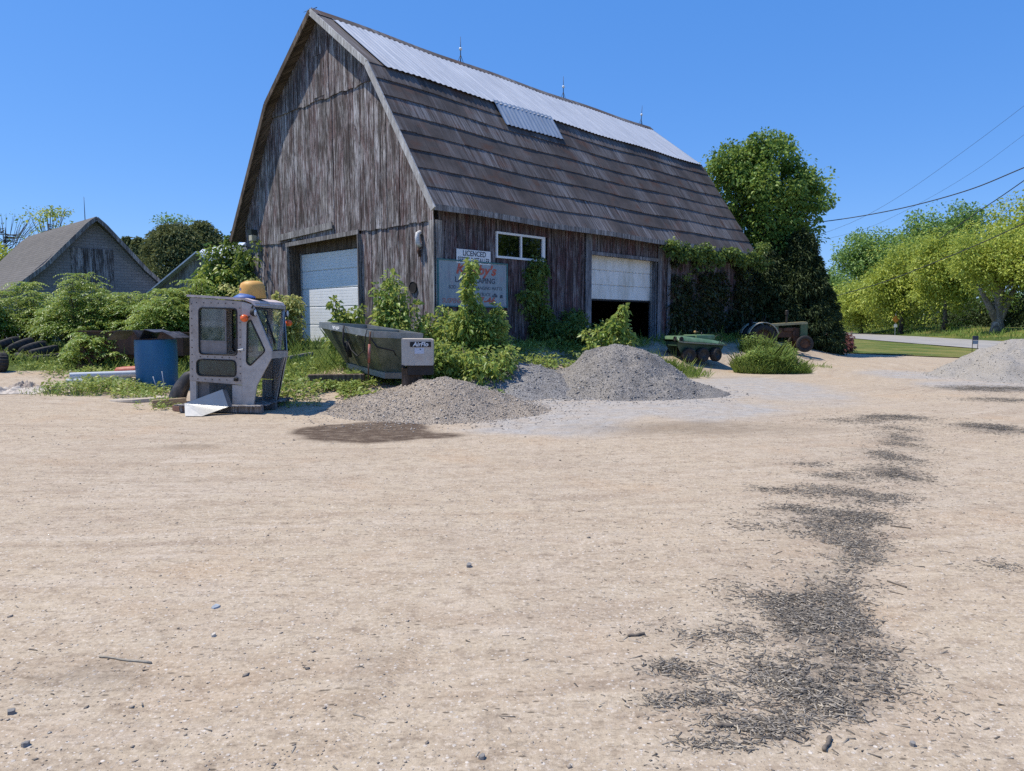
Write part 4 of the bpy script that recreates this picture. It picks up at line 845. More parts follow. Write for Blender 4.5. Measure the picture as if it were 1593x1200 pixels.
M_bark = wood_mat('grey_bark', grey=(.16, .14, .12), dark=(.05, .042, .035), red_amt=0, pale=(.26, .24, .21)); M_bark3 = wood_mat('pale_grey_bark', grey=(.34, .31, .28), dark=(.13, .115, .10), red_amt=0, pale=(.48, .45, .41)); M_bark2 = wood_mat('dark_bark', grey=(.085, .07, .055), dark=(.03, .025, .02), red_amt=0, pale=(.13, .11, .09))
M_stem = pm('green_brown_stem', (.10, .085, .045), .85, var=.3, scale=12)
def cluster_leaves(cs, rs, per, L, W, name, mat, parent, flat=.75, upb=.6, tvar=.28, droop=.12, base=None):
    cs = np.asarray(cs, float); n = len(cs); rs = np.broadcast_to(np.asarray(rs, float), (n,))
    k = np.repeat(np.arange(n), per); m = len(k); d = rdir(m); r = rng.random(m)**.45
    off = d*r[:, None]*rs[k][:, None]; off[:, 2] *= flat; P = cs[k]+off
    D = nrm(d+rdir(m)*.7+np.array([0, 0, -.25])); N = nrm(rdir(m)+np.array([0, 0, upb])+d*.5)
    cb = (rng.random(n) if base is None else np.asarray(base)); t = cb[k]*.6+.2+rng.normal(0, tvar*.6, m)
    Ls = L*np.exp(rng.normal(0, .25, m)); return leaf_mesh(name, P, D, N, Ls, Ls*W/L, mat, t, parent, .22, droop)
def crown_points(ells, n, seed, shell=.5, lump=.35):
    out = []; vol = np.array([e[3]*e[4]*e[5] for e in ells])**.67; vol /= vol.sum()
    for e, w in zip(ells, vol):
        m = max(3, int(round(n*w))); d = rdir(m); r = shell+(1-shell)*rng.random(m)**.6
        az = np.arctan2(d[:, 1], d[:, 0]); lu = 1+lump*(fbm(az*2.2+seed*3.7+9, d[:, 2]*3+seed+5, 3)-.5)*2
        out.append(np.array(e[:3])+d*np.array(e[3:6])*(r*lu)[:, None])
    return np.concatenate(out)
def tree(name, label, cat, x, y, ells, trunk_r, ncl, per, leaf, mat, bark=None, group=None, seed=0, crad=.6, zbase=None, limbs=9, fork=None, trunk_top=None, upb=.6, shell=.5, lump=.35, flat=.75):
    z0 = gzz(x, y)-.1 if zbase is None else zbase
    t = thing(name, label, cat, (x, y, z0), (0, 0, 0), group); bark = bark or M_bark
    C = crown_points(ells, ncl, seed, shell, lump); C = C[C[:, 2] > .15]
    top = max(e[2] for e in ells) if trunk_top is None else trunk_top; mb = MB(); rr_ = random.Random(seed+3)
    trunk = [Vector((0, 0, 0))]; n = 7
    for k in range(1, n+1): trunk.append(Vector((rr_.uniform(-.04, .04)*top*.5*k/n, rr_.uniform(-.04, .04)*top*.5*k/n, top*k/n)))
    mb.av = .3; mb.tube(trunk, [trunk_r*1.35]+[trunk_r*(1-.75*k/n) for k in range(1, n+1)], 10)
    for dx, dy, fz in (fork or ()):
        a = Vector((0, 0, .9)); e = Vector((dx, dy, fz)); mb.tube([a, a.lerp(e, .35)+Vector((dx*.02, 0, .15)), a.lerp(e, .7)+Vector((0, 0, .1)), e], [trunk_r*.75, trunk_r*.6, trunk_r*.45, trunk_r*.25], 8)
    order = sorted(range(len(C)), key=lambda q: rr_.random())[:limbs*4]
    for q, ci in enumerate(order):
        c = Vector(C[ci]); f = .25+.6*min(1, max(0, c.z/top-.15)) if q < limbs else .45+.5*rr_.random(); f = min(f, .97)
        k = f*n; i = int(k); a = trunk[i].lerp(trunk[min(i+1, n)], k-i)
        if c.z < a.z-.5: continue
        r0 = trunk_r*(1-.75*f)*(.62 if q < limbs else .3); mid = a.lerp(c, .5)+Vector((rr_.uniform(-.1, .1), rr_.uniform(-.1, .1), .12))*(c-a).length*.6
        pts = [a*(1-s_)**2+mid*2*s_*(1-s_)+c*s_*s_ for s_ in (0, .2, .4, .6, .8, 1)]
        mb.tube(pts, [r0, r0*.85, r0*.65, r0*.48, r0*.33, r0*.15], 6)
    mb.build('trunk', bark, t, True)
    rs = crad*np.exp(rng.normal(0, .25, len(C)))
    # lobes of one tint each so that clumps of the crown differ
    tb = np.clip(.5+1.5*(fbm(C[:, 0]*.6+seed, C[:, 2]*.6+C[:, 1]*.5, 3)-.47)+rng.normal(0, .2, len(C)), 0, 1)
    cluster_leaves(C, rs, per, leaf, leaf*.62, 'crown', mat, t, flat, upb, base=tb); return t
def xat(px, dep): return (px-796.5)/1134.*dep
def zat(py, dep): return EYE+(500-py)/1134.*dep
def ptree(name, label, cat, px, dep, hw_px, top_py, bot_py, mat, ncl, per, leaf, group=None, seed=0, trunk_r=.22, crad=.7, extra=(), **k):
    """one round-headed tree from its place and size in the photo"""
    x = xat(px, dep); zb = gzz(x, dep)-.1; hw = hw_px/1134.*dep; zt, zl = zat(top_py, dep)-zb-crad*.6, zat(bot_py, dep)-zb+crad*.4
    ells = [(0, 0, (zt+zl)/2, hw*.92, hw*.92, (zt-zl)/2)]+[(a*hw, b*hw, zl+(zt-zl)*c, r*hw, r*hw, r2*(zt-zl)/2) for a, b, c, r, r2 in extra]
    return tree(name, label, cat, x, dep, ells, trunk_r, ncl, per, leaf, mat, seed=seed, crad=crad, zbase=zb, group=group, **k)
G_R = 'trees beyond the road'
# tall maple and the dark evergreens behind the barn end
_k = .905
MAPLE = [(-.2, 0, 8.8, 2.3, 2.4, 2.2), (-1.7, .2, 8.9, 1.4, 1.8, 1.9), (-2.3, 0, 9.9, .7, .8, .8), (1.6, 0, 8.0, 1.4, 1.6, 1.4), (2.6, 0, 8.3, .8, .9, .9), (1.5, .2, 9.7, .9, .9, .9), (.1, 0, 10.7, 1.2, 1.2, .8), (-.9, 0, 10.5, .9, .9, .7), (.1, .2, 6.0, 2.3, 2.3, 2.0), (1.5, .4, 6.4, 1.2, 1.3, 1.1), (.4, .3, 3.4, 2.3, 2.0, 1.9), (-1.1, .3, 4.0, 1.9, 1.6, 2.3), (1.5, .5, 3.2, 1.5, 1.4, 1.8)]
tree('maple_tree', 'tall spreading maple rising behind the far end of the barn', 'tree', xat(1186, 34.6), 34.6, [tuple(q*_k for q in e) for e in MAPLE], .3, 520, 98, .15, L_maple, seed=4, crad=.5, zbase=0, limbs=16, shell=.3, lump=.6)
def conifer(name, label, x, y, h, r, ncl, per, leaf, mat, seed, group=None, shape=.8):
    z0 = gzz(x, y)-.1; t = thing(name, label, 'tree', (x, y, z0), (0, 0, 0), group); rr_ = np.random.default_rng(seed)
    f = rr_.random(ncl)**.8; zz = h*(.05+.93*f); rad = r*(1-f)**shape*(.5+.55*rr_.random(ncl)**.5)+.08; a = rr_.random(ncl)*6.283
    C = np.stack([rad*np.cos(a), rad*np.sin(a), zz-rad*.12], -1); mb = MB(); mb.tube([(0, 0, 0), (0, 0, h*.5), (0, 0, h*.97)], [.16, .1, .02], 8)
    for q in range(0, ncl, 6): mb.tube([(0, 0, C[q][2]+.2), tuple(C[q]*np.array([.5, .5, 1])), tuple(C[q])], [.04, .03, .012], 5)
    mb.build('trunk', M_bark2, t, True); cluster_leaves(C, .42*(.6+.7*(1-f))*r/1.8, per, leaf, leaf*.3, 'crown', mat, t, .6, .9, base=.25+.5*rr_.random(ncl), droop=.3); return t
conifer('cedar_tree', 'dark cedar standing behind the old green tractor', xat(1243, 33.0), 33.0, 5.3, 1.55, 300, 95, .17, L_dark, 3, 'evergreens behind the tractor', .75)
conifer('cedar_tree', 'dark spruce between the maple and the dark cedar', xat(1212, 34), 34, 5.2, 1.8, 280, 95, .17, L_dark, 5, 'evergreens behind the tractor', .6)
conifer('cedar_tree', 'low dark evergreen filling the gap at the barn end', xat(1185, 33.3), 33.3, 4.2, 1.7, 280, 95, .17, L_dark, 6, 'evergreens behind the tractor', .5)
conifer('cedar_tree', 'dark narrow evergreen right of the cedar and beside the red leaved shrub', xat(1275, 33.4), 33.4, 3.2, .95, 180, 95, .16, L_dark, 9, 'evergreens behind the tractor', .5)
# beyond the road, far to near
ptree('leafy_tree', 'rounded green tree alone at the left end of the row beyond the road', 'tree', 1347, 108, 52, 350, 515, L_far, 300, 60, .34, G_R, 21, .3, 1.3, ((-.2, 0, .75, .7, .5), (.3, 0, .6, .7, .5)), lump=.75, shell=.4)
ptree('leafy_tree', 'small bluish green tree showing low between the cedar and the rounded tree', 'tree', 1298, 118, 26, 408, 508, L_far, 120, 60, .34, G_R, 22, .25, 1.2, lump=.75, shell=.3)
ptree('leafy_tree', 'tall green tree with the highest crown in the row beyond the road', 'tree', 1465, 100, 60, 318, 490, L_far, 330, 60, .34, G_R, 23, .35, 1.4, ((.35, 0, .8, .55, .4), (-.5, 0, .6, .55, .5)), lump=.75, shell=.4)
ptree('leafy_tree', 'green tree behind the yellow trees left of the highest crown', 'tree', 1412, 102, 40, 335, 490, L_far, 220, 60, .34, G_R, 24, .3, 1.3, lump=.75, shell=.4)
ptree('leafy_tree', 'broad yellow green tree at the right edge of the picture', 'tree', 1600, 76, 84, 292, 480, L_yel, 360, 58, .28, G_R, 25, .3, 1.2, ((-.4, 0, .55, .6, .6), (.3, 0, .8, .5, .4)), lump=.75, shell=.35)
ptree('locust_tree', 'low yellow green tree drooping over the far end of the road', 'tree', 1340, 92, 52, 425, 520, L_yel, 270, 66, .26, G_R, 26, .25, 1.1, ((.4, 0, .7, .6, .6),), lump=.75, shell=.3)
ptree('locust_tree', 'yellow green tree standing behind the diamond road sign', 'tree', 1402, 84, 60, 376, 516, L_yel, 330, 66, .25, G_R, 27, .28, 1.1, ((.3, 0, .8, .6, .5), (-.5, 0, .45, .5, .6)), lump=.75, shell=.3)
ptree('locust_tree', 'yellow green tree beneath the highest crown', 'tree', 1470, 77, 62, 348, 508, L_yel, 360, 66, .24, G_R, 28, .28, 1.05, ((-.3, 0, .7, .6, .5), (.4, 0, .5, .55, .6)), lump=.75, shell=.3)
t_ = ptree('locust_tree', 'spreading yellow green tree with a bare forked grey trunk', 'tree', 1552, 66, 75, 330, 478, L_yel, 330, 60, .21, G_R, 29, .5, .95, ((-.5, 0, .5, .5, .6), (.4, 0, .6, .6, .6)), lump=.75, shell=.35, limbs=16, fork=((-1.9, .2, 4.4), (1.5, -.2, 4.6), (.5, .3, 5.0)), bark=M_bark3)
for k_, (px, dep, hw, tp, lb) in enumerate(((1660, 62, 80, 330, 'yellow green tree just beyond the right edge of the picture'), (1760, 52, 90, 300, 'tall yellow green tree out of the frame along the road'), (1900, 42, 110, 270, 'large green tree out of the frame along the road'), (2250, 28, 130, 250, 'large green roadside tree far out of the frame'), (2858, 22, 270, 10, 'broad roadside tree out of the frame facing the barn window'))):
    ptree('leafy_tree', lb, 'tree', px, dep, hw, tp, 490, L_yel if k_ < 2 else L_far, 240, 60, .24, G_R, 31+k_, .3, 1.0, lump=.75, shell=.35)
# dark undergrowth beneath that row reads as one mass
pts = []
for k_ in range(420):
    px = random.uniform(1300, 1680); dep = 106-(px-1300)*.115+random.uniform(1, 9); z = gzz(xat(px, dep), dep); pts.append((xat(px, dep), dep, z+random.uniform(.2, 3.2)))
cluster_leaves(pts, 1.1, 60, .26, .16, 'undergrowth', L_dark, None); tag(bpy.data.objects['undergrowth'], 'dark tangled undergrowth at the foot of the trees beyond the road', 'undergrowth', kind='stuff')
pts = []
for k_ in range(640):
    px = random.uniform(1210, 1750); dep = 150-(px-1300)*.05+random.uniform(0, 25); pts.append((xat(px, dep), dep, random.uniform(.3, 7)))
cluster_leaves(pts, 2.0, 50, .5, .3, 'far_woods', L_far, None); tag(bpy.data.objects['far_woods'], 'far off woods closing the view behind the roadside trees', 'woods', kind='stuff')
# left background
conifer('cedar_tree', 'broad dark olive cedar behind the pale shed', xat(278, 46), 46, 7.0, 3.0, 420, 90, .2, L_cedar, 12, 'evergreens behind the outbuilding', .42)
conifer('cedar_tree', 'dark olive cedar closer to the barn corner', xat(322, 48), 48, 7.4, 2.4, 320, 90, .2, L_cedar, 13, 'evergreens behind the outbuilding', .5)
conifer('cedar_tree', 'small dark evergreen tip beside the outbuilding roof', xat(222, 50), 50, 6.6, 1.6, 160, 90, .2, L_cedar, 14, 'evergreens behind the outbuilding', .8)
conifer('cedar_tree', 'smallest evergreen tip just above the outbuilding eave', xat(203, 52), 52, 6.9, 1.3, 120, 90, .2, L_cedar, 15, 'evergreens behind the outbuilding', .8)
def sparse_tree(label, px, dep, top_py, w_px, leaves, seed, mat=L_far, ntw=70):
    x = xat(px, dep); z0 = gzz(x, dep)-.1; h = zat(top_py, dep)-z0; t = thing('bare_tree', label, 'tree', (x, dep, z0), (0, 0, 0), 'thin trees behind the outbuilding'); rr_ = random.Random(seed); mb = MB(); mb.av = .4; tips = []
    mb.tube([(0, 0, 0), (.1, 0, h*.3), (0, .1, h*.6), (.1, 0, h*.9)], [.14, .1, .06, .02], 7); w = w_px/1134*dep
    for k in range(ntw):
        a = rr_.random()*6.283; f = rr_.uniform(.3, .9); e = Vector((math.cos(a)*w*rr_.uniform(.3, 1), math.sin(a)*w*rr_.uniform(.3, 1), h*min(1, f+rr_.uniform(.1, .35)))); s_ = Vector((0, 0, h*f))
        m_ = s_.lerp(e, .5)+Vector((0, 0, -.08*h)); mb.tube([s_, m_, e], [.035, .022, .008], 5); tips.append(e)
    mb.build('trunk', M_bark, t, True)
    cluster_leaves([tuple(q) for q in tips for _ in range(2)], .45, leaves, .17, .1, 'crown', mat, t)
sparse_tree('nearly leafless grey tree at the far left behind the outbuilding', 15, 56, 338, 55, 1, 41); sparse_tree('thin tree coming into leaf just above the outbuilding ridge', 84, 52, 332, 35, 8, 42, L_yel); sparse_tree('thin pale green tree rising behind the dark cedars', 285, 58, 346, 38, 12, 43, L_far)
ptree('leafy_tree', 'low yellow green tree at the far left edge behind the outbuilding', 'tree', -8, 48, 30, 372, 470, L_yel, 80, 70, .2, None, 44, .2, .8)
# ---- shrubs
def frond_shrub(name, label, cat, x, y, w, d, h, tips, mat, seed, group=None, fl=.5, base_z=None, low=.35, leaf=.085):
    """sumac: forked stems, each ending in a whorl of drooping compound leaves"""
    z0 = gzz(x, y)-.05; t = thing(name, label, cat, (x, y, z0), (0, 0, 0), group); r_ = np.random.default_rng(seed); mb = MB(); P, D, N, Ls, T = [], [], [], [], []
    for k in range(tips):
        a = r_.random()*6.283; q = r_.random()**.5; tx, ty = q*w*math.cos(a), q*d*math.sin(a); hz = h*(low+(1-low)*(1-.75*q*q)*(.25+.75*r_.random()**.6)) ; hz *= .88+.24*float(fbm(tx*.9+seed, ty*.9+3, 2)); root = Vector((tx*.35, ty*.35, 0)); tip = Vector((tx, ty, hz))
        if k % 2 == 0: mb.tube([root, root.lerp(tip, .5)+Vector((0, 0, .1*h)), tip], [.022, .016, .008], 5)
        bt = r_.random()
        for f in range(8):
            fa = f*.785+r_.random()*.6; el = r_.uniform(.0, .75); fd = np.array([math.cos(fa)*math.cos(el), math.sin(fa)*math.cos(el), math.sin(el)]); L = fl*r_.uniform(.7, 1.15)
            sd = np.array([-math.sin(fa), math.cos(fa), 0])
            for s_ in range(1, 8):
                u_ = s_/7.; p = np.array(tip)+fd*L*u_-np.array([0, 0, 1])*L*.55*u_*u_; tg = nrm(fd-np.array([0, 0, 1.1*u_]))
                for sg_ in (-1, 1):
                    P.append(p); D.append(sd*sg_+tg*.55+r_.normal(0, .18, 3)-np.array([0, 0, .25])); N.append(np.array([0, 0, 1.])+r_.normal(0, .3, 3)); Ls.append(leaf*(1.25-.5*abs(u_-.45))*r_.uniform(.8, 1.2)); T.append(.25+.5*bt+r_.normal(0, .12)+.15*(hz/h-.6))
    mb.build('stems', M_stem, t, True); Ls = np.array(Ls); leaf_mesh('foliage', np.array(P), np.array(D), np.array(N), Ls, Ls*.42, mat, np.array(T), t, .15, .1); return t
G_S = 'sumac shrubs on the left'
def fs(label, px, dep, hw_px, top_py, tips, seed, mat=L_sumac, d=1.0, fl=.5, low=.1, grp=G_S, name='sumac_shrub'):
    x = xat(px, dep); w = hw_px/1134*dep; h = zat(top_py, dep)-gzz(x, dep); return frond_shrub(name, label, 'shrub', x, dep, w, d, h, int(tips*1.45), mat, seed, grp, fl, None, low)
fs('broad sumac shrub at the left edge above the pile of tyres', 40, 23.5, 62, 428, 95, 51, d=1.2); fs('tallest dark sumac shrub before the grey gable of the outbuilding', 132, 22.5, 62, 419, 110, 52, d=1.2)
fs('lower yellow tipped sumac right of the tallest sumac', 205, 22.5, 45, 443, 70, 53, d=1.1); fs('rounded sumac shrub behind the blue tank', 255, 21.5, 45, 440, 85, 54, d=1.0); fs('sumac shrub with an umbrella top in front of the pale shed', 304, 22.5, 48, 424, 95, 55, d=1.0); fs('sumac shrub just outside the left edge', -50, 22, 55, 430, 70, 56, d=1.2)
fs('low young sumac in front of the tallest sumac', 150, 18.8, 42, 492, 30, 57, d=.6, fl=.38)
def leafy_shrub(name, label, cat, x, y, stems, per, leaf, mat, seed, group=None, cr=.28):
    """stems: list of (dx, dy, height) from the base; leaf clumps along each"""
    z0 = gzz(x, y)-.05; t = thing(name, label, cat, (x, y, z0), (0, 0, 0), group); r_ = np.random.default_rng(seed); mb = MB(); C, Rr = [], []
    for dx, dy, h in stems:
        a = np.array([dx*.25, dy*.25, 0]); b = np.array([dx, dy, h]); m = (a+b)/2+np.array([dx*.1, dy*.1, h*.12]); mb.tube([a, m, b], [.02+.006*h, .014, .006], 6)
        n = max(4, int(h*5.0))
        for k in range(n):
            u_ = .12+.88*(k+.5)/n; p = a*(1-u_)**2+m*2*u_*(1-u_)+b*u_*u_; s_ = cr*(1.25-.75*u_)
            C.append(p+r_.normal(0, .5, 3)*s_*np.array([1, 1, .5])); Rr.append(s_*r_.uniform(.7, 1.25))
    mb.build('stems', M_stem, t, True); C = np.array(C); cluster_leaves(C, np.array(Rr), per, leaf, leaf*.55, 'foliage', mat, t, .8, .7, droop=.25, base=.2+.6*r_.random(len(C))); return t
def rs(n, w, d, h0, h1, seed):
    r_ = random.Random(seed); return [(r_.uniform(-w, w), r_.uniform(-d, d), r_.uniform(h0, h1)) for _ in range(n)]
# bushes round the front corner of the barn
leafy_shrub('bush', 'rounded yellow green bush against the gable just behind the spreader', 'bush', -2.83, 17.6, rs(16, .42, .5, .7, 1.7, 1)+[(0, 0, 2.0), (-.2, 0, 1.85)], 34, .12, L_sap, 61, 'bushes along the barn', .3)
leafy_shrub('bush', 'wide leafy bush in front of the lower edge of the big sign', 'bush', -1.25, 17.35, rs(36, 1.05, .5, .6, 1.35, 2), 36, .11, L_sap, 62, 'bushes along the barn', .32)
leafy_shrub('sapling', 'slender sapling standing up in front of the big sign', 'sapling', -.98, 17.0, [(0, 0, 2.6), (.05, .02, 2.3), (-.1, 0, 1.9), (.2, 0, 1.5), (-.3, 0, 1.35), (.5, .1, 1.2)], 36, .12, L_sap, 63, None, .19)
leafy_shrub('sapling', 'thin sapling reaching over the right end of the big sign', 'sapling', -.42, 17.1, [(0, 0, 1.55), (.1, 0, 1.75), (-.15, 0, 1.4), (.2, 0, 1.3)], 34, .11, L_sap, 64, None, .2)
leafy_shrub('bush', 'low bright bush spilling onto the gravel below the big sign', 'bush', -.75, 16.0, rs(22, .85, .5, .4, 1.0, 5), 40, .10, L_sap, 65, 'bushes along the barn', .28)
leafy_shrub('bush', 'low bush behind the right end of the salt spreader', 'bush', -1.75, 15.9, rs(14, .6, .3, .3, .75, 6), 40, .10, L_weed, 66, 'bushes along the barn', .25)
leafy_shrub('sapling', 'bright box elder sapling growing before the half open garage door', 'sapling', xat(952, 19.4), 19.4, [(.3, 0, 2.0), (.15, 0, 1.65), (-.35, 0, 1.35), (-.6, .1, 1.2), (.1, .1, 1.5), (.45, 0, 1.3), (-.2, -.1, 1.0)], 40, .12, L_sap, 67, None, .24)
leafy_shrub('bush', 'small leafy bush standing up behind the salt spreader hopper', 'bush', xat(540, 18.3), 18.3, rs(9, .36, .25, .9, 1.55, 8), 34, .12, L_weed, 68, 'bushes along the barn', .22)
leafy_shrub('bush', 'flowering pale bush beside the yellow cap and gable wall', 'bush', xat(383, 23.3), 23.3, rs(14, .55, .4, 1.4, 2.3, 9), 36, .12, L_pale, 69, 'bushes along the barn', .3)
leafy_shrub('bush', 'pale bush between the cab and the closed garage door', 'bush', xat(444, 20.7), 20.7, rs(10, .32, .3, 1.0, 1.75, 10), 36, .11, L_pale, 70, 'bushes along the barn', .24)
leafy_shrub('sapling', 'tall leafy sapling climbing the left corner of the gable', 'sapling', xat(365, 27.2), 27.2, rs(10, .6, .4, 2.2, 3.6, 11)+[(0, 0, 4.1), (.15, 0, 3.9)], 36, .15, L_vine, 71, None, .4)
leafy_shrub('sapling', 'leafy young maple in front of the white sided shed', 'sapling', xat(338, 27.0), 27.0, rs(10, .6, .4, 1.8, 3.1, 12)+[(-.1, 0, 3.6)], 36, .16, L_sumac, 72, None, .42)
leafy_shrub('bush', 'red leaved shrub at the edge of the lawn beside the dark evergreens', 'bush', xat(1307, 37.2), 37.2, rs(18, .7, .5, .4, 1.05, 13), 40, .13, L_red, 73, None, .3)
leafy_shrub('bush', 'dark low bush against the shaded barn wall under the window', 'bush', *barn_pt(4.4, -.7, 0)[:2], rs(22, 1.3, .35, .4, 1.0, 14), 34, .11, L_vine, 74, 'bushes along the barn', .3)
# ---- vines on the walls
def vine(label, pts, per, rad, leaf, mat=L_vine, strands=()):
    t = barn_thing('wall_vine', label, 'vine', 0, 0, 0, 0, 'vines climbing the barn'); mb = MB()
    for s_ in strands: mb.tube(s_, [.018]*(len(s_)-1)+[.006], 5)
    mb.build('stems', M_stem, t, True); C = np.array(pts); cluster_leaves(C, rad, per, leaf, leaf*.75, 'foliage', mat, t, .9, .35, droop=.3); return t
r_ = random.Random(99); pts = []
for k_ in range(620):
    t = r_.uniform(11.3, 17.7); z = r_.uniform(.9, 4.4); 
    if fbm(t*.8, z*.5+4, 3) < .33: continue
    pts.append((t, -.10-r_.random()*.12, z))
for k_ in range(70): pts.append((r_.uniform(16.4, 17.7), -.12-.3*r_.random(), r_.uniform(.8, 3.8)))
for k_ in range(135):
    t = r_.uniform(10.4, 17.9); dn = abs(r_.gauss(0, .26)); pts.append((t, -.38-r_.random()*.16, 4.42-dn*(.4+1.1*fbm(t*1.3, 2.2, 2)*1.6)+.10*math.sin(t*3)))
for k_ in range(16): pts.append((17.6+r_.random()*.7, -.4-r_.random()*.4, r_.uniform(3.6, 4.9)))
wall_pts = pts[:-151]; pts = pts[-151:]
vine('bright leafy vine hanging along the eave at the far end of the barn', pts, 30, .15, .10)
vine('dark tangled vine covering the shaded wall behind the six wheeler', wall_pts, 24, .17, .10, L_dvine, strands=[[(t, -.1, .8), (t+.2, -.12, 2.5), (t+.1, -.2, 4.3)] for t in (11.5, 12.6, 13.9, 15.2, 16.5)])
pts = [(3.9+r_.gauss(0, .26)+.2*math.sin(z*2), -.12-r_.random()*.15, z) for z in np.linspace(.9, 3.35, 62)]+[(5.4+r_.gauss(0, .4), -.15, r_.uniform(.9, 1.9)) for _ in range(34)]
vine('dark narrow vine climbing to the white framed window', pts, 34, .19, .10, strands=[[(3.8, -.08, .8), (4.0, -.09, 2), (3.9, -.1, 3.3)]])
pts = [(-.15-r_.random()*.25, 9.75+r_.gauss(0, .25), z) for z in np.linspace(1.0, 4.1, 60)]
vine('vine climbing the gable below the floodlight', pts, 34, .22, .12, strands=[[(-.08, 9.8, .8), (-.09, 9.7, 2.5), (-.1, 9.8, 4)]])
# ---- grass and weeds
def grass_patch(mbs, cx, cy, ax, ay, n, h, seed, lean=.35, w=.012):
    a = rng.random(n)*6.283; q = np.sqrt(rng.random(n)); x = cx+ax*q*np.cos(a); y = cy+ay*q*np.sin(a); k = fbm(x*1.6+seed, y*1.6, 3) > .36; x, y = x[k], y[k]; m = len(x)
    P = np.stack([x, y, ground_z(x, y)-.01], -1); D = nrm(np.stack([rng.normal(0, lean, m), rng.normal(0, lean, m), np.ones(m)], -1)); N = rdir(m); N[:, 2] *= .3
    L = h*np.exp(rng.normal(0, .35, m))*(1-.45*q[k]**2); mbs.append((P, D, N, L, np.full(m, w)*(1+.4*rng.random(m)), np.clip(.45+.6*(fbm(x*1.1, y*1.1+seed, 3)-.45)*2+rng.normal(0, .15, m), 0, 1)))
def emit(name, lst, mat, label, cat, kind='stuff', group=None, droop=.18):
    P, D, N, L, Wd, T = [np.concatenate([q[i] for q in lst]) for i in range(6)]; o = leaf_mesh(name, P, D, N, L, Wd, mat, T, None, .1, droop); tag(o, label, cat, group, kind); return o
def weed_patch(mbs, cx, cy, ax, ay, n, h, leaf, seed):
    a = rng.random(n)*6.283; q = np.sqrt(rng.random(n)); x = cx+ax*q*np.cos(a); y = cy+ay*q*np.sin(a); k = fbm(x*1.9+seed, y*1.9, 3) > .38; x, y = x[k], y[k]; m = len(x)
    hh = h*(.3+.9*fbm(x*1.4, y*1.4+seed, 3)); P = np.stack([x, y, ground_z(x, y)+hh*rng.random(m)**.7], -1); D = rdir(m); D[:, 2] = D[:, 2]*.5+.1; N = rdir(m)*.6+np.array([0, 0, 1]); L = leaf*np.exp(rng.normal(0, .3, m))
    mbs.append((P, D, N, L, L*.6, np.clip(.5+1.6*(fbm(x*1.3, y*1.3+seed, 3)-.46)+rng.normal(0, .16, m), 0, 1)))
gl = []
for (cx, cy, ax, ay, n, h) in ((-14, 20.5, 5, 2.2, 5200, .40), (-9.6, 19.2, 3.2, 1.6, 3600, .35), (-4.4, 17.0, 1.6, 1.6, 2600, .32), (-3.9, 19.3, 1.5, 1.4, 2000, .40), (-6.4, 20.5, 1.8, 2.5, 2200, .35), (4.6, 21.2, 1.0, 1.2, 2400, .42), (-8.9, 15.4, 1.5, .7, 900, .16), (-17, 23, 5, 3, 2500, .45), (9.9, 25.2, 1.2, .8, 900, .2)): grass_patch(gl, cx, cy, ax, ay, n, h, cx)
for k_ in range(26):
    t = k_*.72; p = barn_pt(t, -.75, 0); grass_patch(gl, p[0], p[1], .55, .55, 230, .34, k_)
emit('grass', gl, L_grass, 'uneven green grass growing round the junk and along the barn foot', 'grass')
gl = []
for (cx, cy, ax, ay, n, h, lf) in ((-4.2, 15.6, 1.55, 1.7, 6200, .26, .075), (-3.0, 14.9, .9, .9, 2600, .22, .07), (-2.2, 15.8, .8, .8, 1500, .24, .07), (-8.9, 15.6, 1.1, .75, 2600, .32, .065), (-7.6, 15.0, .7, .7, 1100, .26, .06), (-6.6, 13.4, .35, .5, 350, .2, .05), (-10.5, 18.5, 2.0, 1.3, 2200, .3, .07), (-4.0, 13.55, .45, .4, 260, .12, .05), (-5.3, 13.6, .5, .25, 240, .2, .05), (-6.1, 12.9, .35, .2, 160, .14, .05), (-14.5, 21, 4, 1.8, 3000, .45, .08), (-.4, 15.6, 1.0, .5, 1100, .22, .07), (.6, 18.9, 1.8, .8, 3000, .45, .08), (2.6, 20.6, 1.8, .8, 2600, .4, .08)): weed_patch(gl, cx, cy, ax, ay, n, h, lf, cx)
emit('weeds', gl, L_weed, 'low leafy weeds covering the ground between the cab and the spreader', 'weeds')
gl = []; grass_patch(gl, 8.0, 22.7, 1.05, .8, 7000, .60, 3, .3, .006); grass_patch(gl, 8.65, 22.4, .6, .5, 2000, .36, 5, .35, .006); weed_patch(gl, 7.95, 22.7, .95, .75, 8000, 1.1, .055, 2); weed_patch(gl, 8.6, 22.4, .6, .5, 2500, .6, .05, 4); emit('tall_grass', gl, L_grass, 'bright tall grass mound in front of the old tractor', 'grass clump', None)
gl = []; grass_patch(gl, xat(1196, 27.4), 27.4, 1.1, .5, 3000, .5, 4, .25, .006); weed_patch(gl, xat(1192, 27.4), 27.4, 1.0, .5, 2600, .9, .06, 6); emit('tall_grass', gl, L_grass, 'tall grass hiding the rear wheel of the old tractor', 'grass clump', None)
gl = []; grass_patch(gl, 4.9, 20.6, .7, .5, 1800, .5, 8, .3, .012); emit('tall_grass', gl, L_grass, 'bright grass clump between the tall gravel pile and the six wheeler', 'grass clump', None)
gl = []
for k_ in range(40):
    y = 30+k_*2.0; x = 26.6+.178*(y-42)+10.2; grass_patch(gl, x+2.0, y, 2.6, 1.4, 130, .55, k_, .3, .05)
emit('verge_grass', gl, L_grass, 'long unmown grass on the bank beyond the road', 'grass')
